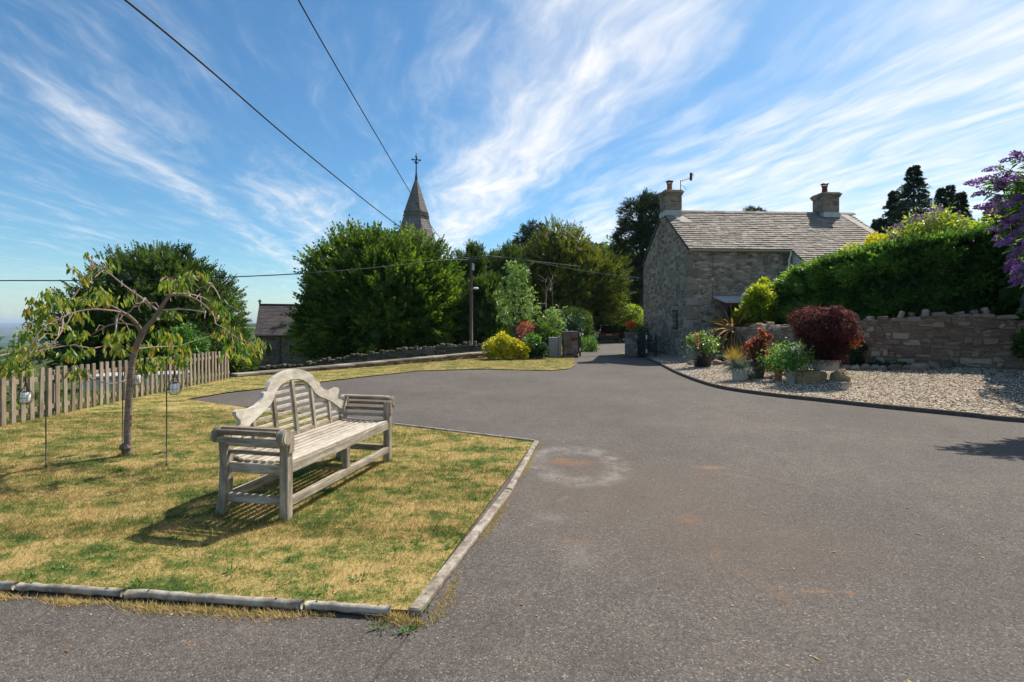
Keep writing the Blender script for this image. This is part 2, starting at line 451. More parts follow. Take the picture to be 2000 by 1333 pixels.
# pale drying ring and rust
p = G(1125, 905)
r_, m1 = ell(p[0], p[1], 0.44, 0.62, 0, 0.4, 0.35)
ring = t.m('MULTIPLY', t.sm(r_, 1.35, 0.95), t.sm(r_, 0.5, 0.95)); c = t.mix(t.m('MULTIPLY', t.m('MULTIPLY', ring, t.sm(t.noise(v, 5, 5, .7), .35, .65)), .5), c, (.30, .275, .25))
def spot(px, py, rx, ry, col, k, rot=0, wob=.35, soft=.6):
    global c
    p = G(px, py); _, m_ = ell(p[0], p[1], rx * 1.25, ry * 1.25, rot, 1.0, wob * 1.7); m_ = t.m('MULTIPLY', m_, t.sm(t.noise(v, 22, 4, .7), .25, .65)); c = t.mix(t.m('MULTIPLY', m_, k * .8), c, col)
RUST = (.28, .125, .055); PALE = (.27, .25, .23)
spot(1115, 903, .30, .15, RUST, .75, -.1); spot(1095, 898, .10, .12, RUST, .6); spot(1390, 913, .20, .07, (.34, .17, .07), .75)
spot(1345, 1015, .12, .12, RUST, .45); spot(1075, 1010, .16, .12, PALE, .4, -.5); spot(1130, 1085, .12, .22, PALE, .38)
spot(1120, 1058, .17, .05, RUST, .45); spot(1600, 1155, .14, .03, RUST, .5); spot(1660, 1158, .04, .035, RUST, .8); spot(1280, 1152, .05, .012, PALE, .6)
spot(1540, 940, .5, .05, (.21, .14, .08), .4, -.9); spot(1300, 828, .5, .3, (.17, .14, .12), .4); spot(1080, 920, .12, .22, PALE, .35, .3)
spot(1445, 930, .25, .05, (.25, .16, .08), .45, -.7); spot(375, 1255, .05, .03, RUST, .4); spot(1000, 850, .6, .4, (.16, .15, .14), .3)
for k in range(6):
    spot(980 + 60 * ((k * 7) % 13), 900 + 37 * ((k * 5) % 9), .07 + .03 * (k % 3), .03 + .02 * (k % 2), RUST if k % 2 else PALE, .3, k)
wx = t.m('MULTIPLY', t.m('SUBTRACT', t.noise(v, 7, 4, .6), .5), .10)
seam = t.m('ABSOLUTE', t.m('ADD', t.m('ADD', t.m('MULTIPLY', t.m('SUBTRACT', sv.outputs[1], 2.35), -.28), t.m('ADD', sv.outputs[0], .47)), wx))
sk = t.m('MULTIPLY', t.sm(seam, .012, .002), t.sm(sv.outputs[1], 2.42, 2.36)); c = t.mix(t.m('MULTIPLY', sk, .6), c, (.04, .033, .028))
t.L.new(c, b.inputs['Base Color'])
h = t.m('ADD', t.m('MULTIPLY', vo.outputs['Distance'], -1.0), t.m('MULTIPLY', fi, .4))
bump(t, b, h, 0.6, 0.006)

mt, t, b = base_mat('gravel', 0.9, 0.2)
v = obj_co(t)
wn = t.n('ShaderNodeVectorMath', operation='MULTIPLY_ADD'); t.L.new(t.noise(v, 9, 3, .5, out=1), wn.inputs[0]); wn.inputs[1].default_value = (.05, .05, .05); t.L.new(v, wn.inputs[2])
vo = t.n('ShaderNodeTexVoronoi', feature='F1'); t.L.new(wn.outputs[0], vo.inputs['Vector']); vo.inputs['Scale'].default_value = 26
sc_ = t.n('ShaderNodeSeparateColor'); t.L.new(vo.outputs['Color'], sc_.inputs[0])
c = t.ramp(sc_.outputs[0], [(0, (.11, .078, .048)), (.25, (.29, .215, .14)), (.6, (.48, .375, .26)), (.85, (.60, .50, .38)), (1, (.72, .65, .55))])
c = t.mix(t.m('MULTIPLY', t.sm(vo.outputs['Distance'], .25, .65), .7), c, (.10, .075, .055))
t.L.new(c, b.inputs['Base Color']); bump(t, b, t.m('MULTIPLY', vo.outputs['Distance'], -1.0), 0.9, 0.02)

mt, t, b = base_mat('terrain', 1.0, 0.05)
v = obj_co(t)
sv = t.n('ShaderNodeSeparateXYZ'); t.L.new(v, sv.inputs[0])
vo = t.n('ShaderNodeTexVoronoi', feature='F1'); vo.inputs['Scale'].default_value = 0.0042; vo.inputs['Randomness'].default_value = .9
t.L.new(t.vscale(v, (1, 1, 0)), vo.inputs['Vector'])
ve = t.n('ShaderNodeTexVoronoi', feature='DISTANCE_TO_EDGE'); ve.inputs['Scale'].default_value = 0.0042; ve.inputs['Randomness'].default_value = .9
t.L.new(t.vscale(v, (1, 1, 0)), ve.inputs['Vector'])
sc_ = t.n('ShaderNodeSeparateColor'); t.L.new(vo.outputs['Color'], sc_.inputs[0])
fld = t.ramp(sc_.outputs[0], [(0, (.03, .06, .018)), (.3, (.06, .11, .03)), (.5, (.16, .19, .06)), (.65, (.38, .30, .15)), (.8, (.10, .15, .04)), (.92, (.46, .38, .22)), (1, (.05, .09, .03))], 'CONSTANT')
hed = t.sm(ve.outputs[0], .10, .045)
fld = t.mix(hed, fld, (.018, .035, .012))
wd = t.sm(t.noise(v, 0.0016, 6, .65), .50, .56); fld = t.mix(wd, fld, (.02, .04, .014))
near = t.ramp(t.noise(v, 0.8, 5, .6), [(.3, (.035, .06, .018)), (.6, (.09, .11, .035)), (.75, (.17, .15, .06))])
ln = t.n('ShaderNodeVectorMath', operation='LENGTH'); t.L.new(v, ln.inputs[0])
t.L.new(t.mix(t.sm(ln.outputs['Value'], 120, 400), near, fld), b.inputs['Base Color'])

STONE_HOUSE = rubble('house_rubble', [(0.1, (.115, .083, .062)), (0.35, (.205, .16, .122)), (0.55, (.285, .228, .178)), (0.75, (.38, .31, .245)), (0.95, (.55, .465, .375))], (.34, .285, .225), (3.7, 3.7, 8.0), mw=.05, bd=.035)
STONE_CHURCH = rubble('church_rubble', [(0.1, (.06, .056, .045)), (0.5, (.115, .105, .085)), (0.9, (.20, .185, .15))], (.14, .13, .11), (2.2, 2.2, 4.5))
BRICKISH = rubble('chimney_stone', [(0.1, (.10, .085, .065)), (0.5, (.22, .18, .135)), (0.9, (.34, .28, .2))], (.28, .24, .19), (3.5, 3.5, 9))
def stonemat(name, stops, sp_=22):
    mt, t, b = base_mat(name, 0.93, 0.15); v = obj_co(t)
    f1 = t.noise(v, 5, 5, .65); f2 = t.noise(v, sp_, 5, .7)
    f = t.m('ADD', t.m('MULTIPLY', rnd(t), .6), t.m('ADD', t.m('MULTIPLY', f1, .25), t.m('MULTIPLY', f2, .18)))
    c = t.ramp(f, stops)
    li = t.sm(t.noise(v, 11, 4, .6), .60, .72); c = t.mix(t.m('MULTIPLY', li, .35), c, (.40, .39, .33))
    t.L.new(c, b.inputs['Base Color']); bump(t, b, t.m('ADD', f1, f2), .8, .02); return mt
S_WARM = stonemat('garden_wall_stone', [(0.1, (.11, .076, .060)), (.3, (.20, .145, .115)), (.5, (.29, .22, .175)), (.7, (.38, .30, .24)), (.95, (.52, .43, .35))])
S_MORT = simple('wall_mortar', [(0, (.13, .092, .068)), (1, (.27, .205, .16))], 18, .95, .1, .6, .02, 0)
S_RED = stonemat('red_brown_stone', [(0.1, (.06, .035, .028)), (.4, (.14, .08, .062)), (.7, (.23, .17, .14)), (.95, (.34, .28, .24))])
S_GREY = stonemat('grey_stone', [(0.1, (.10, .088, .074)), (.5, (.22, .19, .16)), (.95, (.38, .34, .29))])
S_BOULD = stonemat('boulder_stone', [(0.1, (.20, .15, .085)), (.5, (.36, .28, .17)), (.95, (.5, .42, .3))])
def tilemat(name, stops, moss=(.16, .13, .07)):
    mt, t, b = base_mat(name, 0.8, 0.25); v = obj_co(t)
    f1 = t.noise(v, 1.2, 5, .65); f2 = t.noise(v, 16, 4, .7)
    f = t.m('ADD', t.m('MULTIPLY', rnd(t), .5), t.m('ADD', t.m('MULTIPLY', f1, .4), t.m('MULTIPLY', f2, .15)))
    c = t.ramp(f, stops)
    c = t.mix(t.m('MULTIPLY', t.sm(t.noise(v, 4, 7, .78), .50, .64), .6), c, moss)
    t.L.new(c, b.inputs['Base Color']); bump(t, b, f2, .3, .008); return mt
TILE = tilemat('stone_slates', [(0.15, (.085, .070, .058)), (.42, (.185, .158, .138)), (.7, (.29, .255, .225)), (.95, (.43, .385, .345))])
TILE_DK = tilemat('grey_slates', [(0.15, (.04, .034, .034)), (.5, (.06, .051, .051)), (.9, (.095, .082, .080))], (.12, .11, .095))
SPIRE = tilemat('spire_shingles', [(0.15, (.11, .10, .095)), (.5, (.18, .165, .155)), (.9, (.29, .265, .24))], (.13, .12, .10))
PALEPAINT = simple('pale_render', [(0, (.55, .55, .53)), (1, (.68, .67, .65))], 6, .7, .3, .05, .003)
CREAM = simple('cream_gutter', [(0, (.42, .42, .39)), (1, (.58, .57, .53))], 6, .5, .4, 0)
LEAD = simple('lead_flashing', [(0, (.30, .31, .32)), (1, (.48, .49, .50))], 5, .5, .5, .1, .003)
BLACKM = simple('black_iron', [(0, (.012, .012, .014)), (1, (.03, .03, .032))], 9, .45, .5, .05, .002)
DARKWOOD = simple('dark_wood', [(0, (.035, .022, .016)), (1, (.09, .055, .038))], 7, .7, .3, .3, .005)
GLASS = simple('dark_window_glass', [(0, (.010, .012, .014)), (1, (.03, .034, .038))], 2, .08, .8, 0)
WHITE = simple('white_paint', [(0, (.70, .70, .70)), (1, (.84, .84, .83))], 5, .5, .4, 0)
TERRA = simple('terracotta', [(0, (.30, .10, .05)), (1, (.45, .18, .10))], 7, .8, .2, .1, .003)
TIMBER = simple('weathered_log', [(0, (.10, .084, .065)), (.4, (.30, .262, .215)), (1, (.52, .48, .42))], 13, .95, .1, .9, .008, .15, stretch=(1, 1, 1))
def teak(name, stops, sx):
    mt, t, b = base_mat(name, .82, .25); v = t.vscale(obj_co(t), sx)
    g = t.noise(v, 34, 6, .72, .3); big_ = t.noise(obj_co(t), 5, 5, .7)
    f = t.m('ADD', t.m('MULTIPLY', t.sm(g, .28, .72), .40), t.m('ADD', t.m('MULTIPLY', rnd(t), .28), t.m('MULTIPLY', big_, .38)))
    c = t.ramp(f, stops)
    lich = t.sm(t.noise(obj_co(t), 14, 5, .7), .58, .70); c = t.mix(t.m('MULTIPLY', lich, .4), c, (.33, .33, .27))
    t.L.new(c, b.inputs['Base Color']); bump(t, b, g, .5, .004); return mt
TK = [(0.22, (.095, .075, .055)), (.42, (.20, .165, .125)), (.6, (.33, .285, .225)), (.85, (.54, .485, .40))]
TK_U = teak('silvered_teak_long', TK, (.12, 1, 1)); TK_V = teak('silvered_teak_cross', TK, (1, .12, 1)); TK_Z = teak('silvered_teak_upright', TK, (1, 1, .12))
TK_C = teak('bleached_sunlit_teak', [(0.2, (.20, .17, .13)), (.45, (.36, .32, .26)), (.9, (.60, .555, .475))], (.3, 1, .5))  # lighter tone paints sun onto seat and back slats; crest half is weathered grey
TK_B = teak('pale_bleached_teak', [(0.2, (.36, .32, .255)), (.45, (.53, .485, .41)), (.9, (.74, .70, .63))], (.3, 1, .5))
FENCEW = teak('grey_fence_wood', [(0.2, (.12, .092, .068)), (.5, (.23, .185, .14)), (.9, (.38, .32, .255))], (1, 1, .1))
POLEW = teak('pole_wood', [(0.2, (.07, .055, .045)), (.5, (.14, .11, .09)), (.9, (.22, .18, .15))], (1, 1, .05))
CONC = simple('concrete', [(0, (.20, .185, .165)), (1, (.34, .32, .29))], 9, .9, .15, .2, .004)
BARK = simple('bark', [(0, (.045, .035, .028)), (.5, (.10, .08, .062)), (1, (.19, .16, .13))], 16, .9, .1, .8, .01, .1)
CHERRYBARK = simple('cherry_bark', [(0, (.075, .055, .045)), (.5, (.15, .115, .095)), (1, (.26, .21, .18))], 20, .75, .3, .7, .008, .15, stretch=(1, 1, 2.5))
TWIG = simple('pale_twig', [(0, (.22, .15, .12)), (1, (.40, .31, .26))], 20, .7, .3, .3, .003)
SOIL = simple('soil', [(0, (.03, .02, .014)), (1, (.09, .06, .04))], 15, .95, .1, .7, .02)
WIRE = simple('black_cable', [(0, (.012, .012, .013)), (1, (.025, .025, .027))], 3, .6, .3, 0)
WIREG = simple('grey_cable', [(0, (.10, .10, .10)), (1, (.16, .16, .16))], 3, .6, .3, 0)

# ------------------------------------------------------------ ground sheets
def gaxis(lo_, hi_, fine_lo, fine_hi, step, growth=1.13):
    a = list(np.arange(fine_lo, fine_hi + 1e-6, step)); s_ = step; x = fine_lo
    left = []
    while x > lo_: s_ *= growth; x -= s_; left.append(x)
    s_ = step; x = a[-1]; right = []
    while x < hi_: s_ *= growth; x += s_; right.append(x)
    return np.array(left[::-1] + a + right)
gx = gaxis(-16000, 9000, -32, 26, 0.7); gy = gaxis(-200, 17000, -6, 62, 0.8)
XX, YY = np.meshgrid(gx, gy)
m = M(); m.quadgrid(np.stack([XX, YY, Hgt(XX, YY)], -1), 0.5)
tag(m.build('ground', MATS['terrain'], smooth=True), kind='structure')

KCl = [tuple(p) for p in KC]
drive = [(-7.05, -4), (15, -4), (15, 5.0)] + KCl[::-1] + [(5.3, 21.2), (2.0, 21.2), (-1.1, 20.2), (-7.05, 12.7)]
sheet('driveway', drive, lambda x, y: 0.0, MATS['asphalt'])
lane = [(2.3, 21.2), (5.3, 21.2), (6.1, 26), (8.2, 34), (10.9, 41), (14.5, 48), (21, 55), (30, 60), (26, 64), (14, 57), (8.2, 49), (6.2, 42), (4.3, 33), (3.2, 26)]
sheet('lane', lane, lambda x, y: lane_z(y) + 0.012, MATS['asphalt'], step=1.5)
LAWN = [(-.50, 2.49), (.26, 6.0), (-1.61, 7.0), (-4.42, 8.45), (-5.95, 9.35), (-5.72, 10.3), (-5.0, 11.36), (-3.9, 13.2), (-2.69, 14.95), (-.77, 15.5), (1.1, 15.0), (1.75, 15.6), (2.1, 17.0), (2.3, 19.2), (2.55, 20.8),
        (-1.0, 20.45), (-7.15, 13.1), (-7.2, 3.1), (-3.4, 2.78), (-2.0, 2.63)]
def lawn_z(x, y): return 0.022
sheet('lawn', LAWN, lawn_z, MATS['turf'])
gravel = KCl[:-1] + [(14, 9), (12.8, 10.5), (11.2, 11.35), (10.1, 12.05), (8.9, 12.95), (8.1, 15.3), (7.7, 17.2), (6.75, 19.3), (6.3, 24.5), (5.5, 24.5), (5.25, 21.0)]
sheet('gravel_bed', gravel, lambda x, y: gz(x, y), MATS['gravel'], step=0.6)
# lane-side verge
verge_l = [(2.62, 20.95), (2.75, 21.0), (3.2, 26), (4.3, 33), (6.2, 42), (5.0, 44), (1, 33), (1, 24)]
sheet('verge', verge_l, lambda x, y: lane_z(y) + 0.05, MATS['turf'], step=2)
verge_r = [(4.75, 21.35), (5.3, 21.2), (5.75, 24.6), (5.25, 24.4), (4.85, 23)]
sheet('verge', verge_r, lambda x, y: lane_z(y) + 0.03, MATS['turf'])
# raised garden behind the stone wall
raised = [(7.6, 18.3), (8.35, 15.2), (9.1, 13.1), (10.25, 12.25), (12.5, 10.9), (15, 6), (60, 6), (60, 60), (16, 60), (16, 21), (9, 19.0)]
sheet('garden_soil', raised, lambda x, y: 1.0, SOIL)

# kerb round the gravel
m = M(); A = []
off = KC[1:] - KC[:-1]; nrm = unit(np.vstack([off, off[-1:]])); nrm = np.stack([nrm[:, 1], -nrm[:, 0]], 1)
for p, n_ in zip(KC, nrm):
    i_ = p - n_ * 0.035; o_ = p + n_ * 0.025
    A.append([(o_[0], o_[1], -.02), (o_[0], o_[1], .058), (o_[0] * .85 + i_[0] * .15, o_[1] * .85 + i_[1] * .15, .068), (i_[0], i_[1], .068), (i_[0], i_[1], -.02)])
m.quadgrid(A, .4)
DKTIM = simple('dark_timber_kerb', [(0, (.07, .055, .045)), (1, (.17, .14, .115))], 12, .9, .15, .6, .01)
tag(m.build('kerb', DKTIM), kind='structure')

# real pebbles over the nearer gravel
def scatter_poly(poly, n, rng=R):
    xs = [p[0] for p in poly]; ys = [p[1] for p in poly]; out = []
    x = rng.uniform(min(xs), max(xs), n * 3); y = rng.uniform(min(ys), max(ys), n * 3)
    k = inpoly(x, y, poly); return x[k][:n], y[k][:n]
def stones_mesh(x, y, z, s):
    n = len(x); base = np.array([[1, 0, 0], [0, 1, 0], [-1, 0, 0], [0, -1, 0], [0, 0, .8], [0, 0, -.6]], float)
    a = R.uniform(0, 6.28, n); sx = s * R.uniform(.7, 1.4, n); sy = s * R.uniform(.5, 1, n); sz = s * R.uniform(.4, .8, n)
    V = base[None] * (1 + R.uniform(-.25, .25, (n, 6, 1))) * np.stack([sx, sy, sz], 1)[:, None]
    c_, s_ = np.cos(a)[:, None], np.sin(a)[:, None]
    V = np.stack([V[..., 0] * c_ - V[..., 1] * s_, V[..., 0] * s_ + V[..., 1] * c_, V[..., 2]], -1) + np.stack([x, y, z], 1)[:, None]
    f = np.array([[0, 1, 4], [1, 2, 4], [2, 3, 4], [3, 0, 4], [1, 0, 5], [2, 1, 5], [3, 2, 5], [0, 3, 5]])
    F = (f[None] + (np.arange(n) * 6)[:, None, None]).reshape(-1, 3)
    return V.reshape(-1, 3), F, np.repeat(R.rand(n), 8)
PEB = simple('pebbles', [(0, (.14, .10, .065)), (.3, (.38, .29, .195)), (.6, (.56, .45, .32)), (1, (.80, .72, .60))], 30, .85, .25, .1, .002, .95)
gp = KCl[6:-1] + [(12.5, 8), (11, 11.3), (8.8, 12.8), (7, 16.5), (5.6, 17)]
x, y = scatter_poly(gp, 30000)
z = np.array([gz(a, b_) for a, b_ in zip(x, y)]); m = M(); V, F, r = stones_mesh(x, y, z + .004, np.full(len(x), .018)); m.add(V, F, r)
tag(m.build('gravel', PEB), 'loose pale beige stone chippings covering the curved bed', None, None, 'stuff')

# grass blades: lawn plus straw fringes along the edgings
def tri_blades(m, x, y, z, h, wd, lean=.6, r=None):
    n = len(x); a = R.uniform(0, 6.28, n); ln_ = R.uniform(.2, 1, n) * lean * h; b_ = R.uniform(0, 6.28, n)
    base = np.stack([x, y, z], 1); s_ = np.stack([np.cos(a), np.sin(a), np.zeros(n)], 1) * (wd / 2)[:, None]
    tip = base + np.stack([np.cos(b_) * ln_, np.sin(b_) * ln_, h], 1)
    V = np.stack([base - s_, base + s_, tip], 1).reshape(-1, 3)
    m.add(V, np.arange(n * 3).reshape(n, 3), R.rand(n) if r is None else r)
m = M()
for (ylo, yhi, n) in ((2.4, 3.6, 42000), (3.3, 5.0, 80000), (5.0, 8.0, 80000), (8.0, 21, 60000)):
    x = R.uniform(-7.2, 2.6, n * 2); y = R.uniform(ylo, yhi, n * 2)
    k = inpoly(x, y, LAWN) & (np.abs(x) < y * 1.08 + .3); x, y = x[k][:n], y[k][:n]
    s_ = .8 + y * .06
    tri_blades(m, x, y, np.full(len(x), .015), R.uniform(.014, .045, len(x)) * (.9 + .02 * y), .0036 * s_, 1.2)
tag(m.build('grass', MATS['grass_blade']), 'short sun dried lawn grass, straw coloured with green patches', None, None, 'stuff')
m = M()
def fringe(a, b_, n, wd, hmin, hmax):
    a = np.array(a); b_ = np.array(b_); tt = R.rand(n); d_ = unit(b_ - a); nn = np.array([d_[1], -d_[0]])
    cl_ = np.array([mnoise.noise(Vector((q * 9, 1.3, a[0]))) for q in tt]); k = cl_ + R.rand(n) * .5 > .1
    tt = tt[k]; o_ = np.abs(R.randn(len(tt))) * wd * (.6 + cl_[k])
    p = a + (b_ - a) * tt[:, None] + nn * o_[:, None]
    tri_blades(m, p[:, 0], p[:, 1], np.full(len(p), .0), R.uniform(hmin, hmax, len(p)), np.full(len(p), .0035), 1.6)
fringe((-.40, 2.42), (.34, 6.0), 3600, .035, .006, .026)
fringe((-3.4, 2.735), (-.5, 2.44), 7000, .042, .006, .034)
fringe((-.60, 2.5), (-.38, 2.40), 900, .05, .01, .045)
fringe((-4.42, 8.42), (.2, 6.0), 3000, .02, .01, .035)
STRAW = leafmat('straw_grass', [(0, (.16, .17, .05)), (.3, (.40, .31, .13)), (1, (.62, .47, .25))], .3, .8, 3, .1)
tag(m.build('dry_grass', STRAW), 'straw coloured tufts fringing the log edging of the lawn', None, None, 'stuff')
# longer unmown tufts round the bench feet, trunk and lantern rods
m = M()
fl_ = G(561, 1026)[:2]; U_ = np.array([.216, .978]); V_ = np.array([-.978, .216])
for cx_, cy_, nn_, sp_ in [(*(fl_ + U_ * a + V_ * b_), 130, .045) for a, b_ in ((.03, .03), (1.62, .03), (.03, .56), (1.62, .56))] + [(*G(248, 893)[:2], 260, .06), (*G(90, 920)[:2], 50, .02), (*G(325, 915)[:2], 50, .02), (*G(239, 877)[:2], 40, .02)] + [(R.uniform(-6, 0), R.uniform(2.8, 8), 40, .05) for _ in range(90)]:
    xx = cx_ + R.randn(nn_) * sp_; yy = cy_ + R.randn(nn_) * sp_; k = inpoly(xx, yy, LAWN); xx, yy = xx[k], yy[k]
    tri_blades(m, xx, yy, np.full(len(xx), .018), R.uniform(.03, .075, len(xx)), np.full(len(xx), .004), 1.0)
tag(m.build('grass_tufts', MATS['grass_blade']), 'longer unmown grass tufts round the bench feet and the cherry trunk', None, None, 'stuff')
# weeds in the lawn and a few curled fallen leaves
m = M()
WEED = leafmat('weed_leaf', [(0, (.03, .10, .015)), (.5, (.07, .19, .03)), (1, (.14, .28, .05))], .35, .5, 9, .3)
for (px, py) in ((125, 1118), (268, 1148), (340, 1060), (770, 1085), (560, 1150), (880, 1075), (365, 1075), (700, 1140), (812, 1065), (60, 1135), (450, 1125), (635, 1165), (905, 1000), (795, 1235), (745, 1228), (690, 1030), (915, 940), (830, 1190)):
    p = G(px, py); n_ = R.randint(14, 34); a = R.uniform(0, 6.28, n_); rr_ = np.abs(R.randn(n_)) * .03
    C_ = np.stack([p[0] + rr_ * np.cos(a), p[1] + rr_ * np.sin(a), np.full(n_, .022 if inpoly(p[0], p[1], LAWN) else .004)], 1); D_ = np.stack([np.cos(a), np.sin(a), R.uniform(.3, 1.2, n_)], 1); m.cards(C_, D_, R.uniform(.014, .032, n_), .011, flat=.7)
tag(m.build('weeds', WEED), 'small green weeds and clover scattered through the lawn', None, None, 'stuff')
m = M(); DLF = leafmat('fallen_leaf', [(0, (.14, .06, .02)), (.5, (.32, .18, .07)), (1, (.50, .36, .18))], .2, .7, 9, .2)
n_ = 150; x = np.concatenate([R.uniform(-5, .5, 70), R.uniform(-2.5, 4, 80)]); y = np.concatenate([R.uniform(2.5, 6.5, 70), R.uniform(1.95, 6, 80)])
C_ = np.stack([x, y, np.where(inpoly(x, y, LAWN), .03, .004)], 1); D_ = R.randn(n_, 3) * [1, 1, .12]; m.cards(C_, D_, R.uniform(.015, .04, n_), R.uniform(.006, .018, n_), flat=.85)
tag(m.build('leaf_litter', DLF), 'scattered curled brown leaves and straw on the lawn and tarmac', None, None, 'stuff')
# small bits of litter on the drive: pale chips
m = M(); n = 260; x = R.uniform(-2.6, 5, n); y = R.uniform(1.9, 6, n); k = ~inpoly(x, y, LAWN); x, y = x[k], y[k]
V, F, r = stones_mesh(x, y, np.full(len(x), .003), R.uniform(.0025, .006, len(x))); m.add(V, F, r)
tag(m.build('stone_chips', PEB), 'tiny pale chips and grit scattered over the tarmac drive', None, None, 'stuff')

# ------------------------------------------------------------ timber edging logs
def log(p0, p1, r0, label, mat=TIMBER, wob=.003, name='log_edging', grp='weathered log edging round the lawn'):
    p0 = np.array(p0, float); p1 = np.array(p1, float); n = 14
    o = thing(name, ((p0 + p1) / 2)[:2].tolist() + [0], label, 'edging', grp); base = np.array(o.location)
    tt = np.linspace(0, 1, n)[:, None]; path = p0 + (p1 - p0) * tt + R.randn(n, 3) * wob * np.array([1, 1, .5]) - base
    mm = M(); mm.tube(path, r0 * (1 + R.randn(n) * .05), 12); lg = mm.build('timber', mat, o, smooth=True)
    mm = M(); d_ = unit(p1 - p0)
    for s_ in (.12, .85):
        mm = M(); c_ = p0 + (p1 - p0) * s_ - base; mm.tube([c_ + np.array([0, 0, r0 * .9]), c_ + np.array([0, 0, r0 * 1.12])], .005, 6); mm.build('nail', BLACKM, o)
rr = .020
log((-4.6, 2.93, .03), (-2.62, 2.70, .03), rr, 'grey round log along the front of the lawn, running off the left side')
log((-2.60, 2.70, .03), (-2.00, 2.632, .03), rr, 'short grey front edging log, partly buried in straw grass near the left')
log((-1.97, 2.63, .03), (-1.03, 2.525, .03), rr * 1.05, 'long split grey log in the middle of the front lawn edging')
log((-1.01, 2.520, .03), (-.585, 2.475, .03), rr, 'short pale log at the right end of the front lawn edging beside the corner gap')
def board(p0, p1, wdt, label, mat=TIMBER):
    p0 = np.array(p0, float); p1 = np.array(p1, float); c_ = (p0 + p1) / 2; d_ = unit(p1 - p0)
    o = thing('board_edging', (c_[0], c_[1], 0), label, 'edging', 'weathered board edging beside the drive')
    mm = M(); ax = np.array([d_, [-d_[1], d_[0], 0], [0, 0, 1]]); n = 8; L_ = np.linalg.norm(p1 - p0)
    mm.box((0, 0, .02), (L_ / 2, wdt / 2, .018), .008, ax, .004); mm.build('timber', mat, o)
    for s_ in (-.42, .1, .42): mm = M(); q = d_ * L_ * s_; mm.tube([q + np.array([0, 0, .037]), q + np.array([0, 0, .040])], .005, 6); mm.build('nail', BLACKM, o)
board((-.475, 2.47, 0), (-.03, 4.25, 0), .065, 'weathered pale edging board at the near end of the lawn side facing the drive')
board((-.028, 4.27, 0), (.285, 6.0, 0), .055, 'weathered edging board along the far half of the lawn side up to its back corner')
board((.27, 6.04, 0), (-1.61, 7.04, 0), .03, 'thin edging strip along the back of the lawn behind the bench, right half')
board((-1.63, 7.06, 0), (-4.42, 8.5, 0), .03, 'thin edging strip along the back of the lawn, left half behind the bench arch')
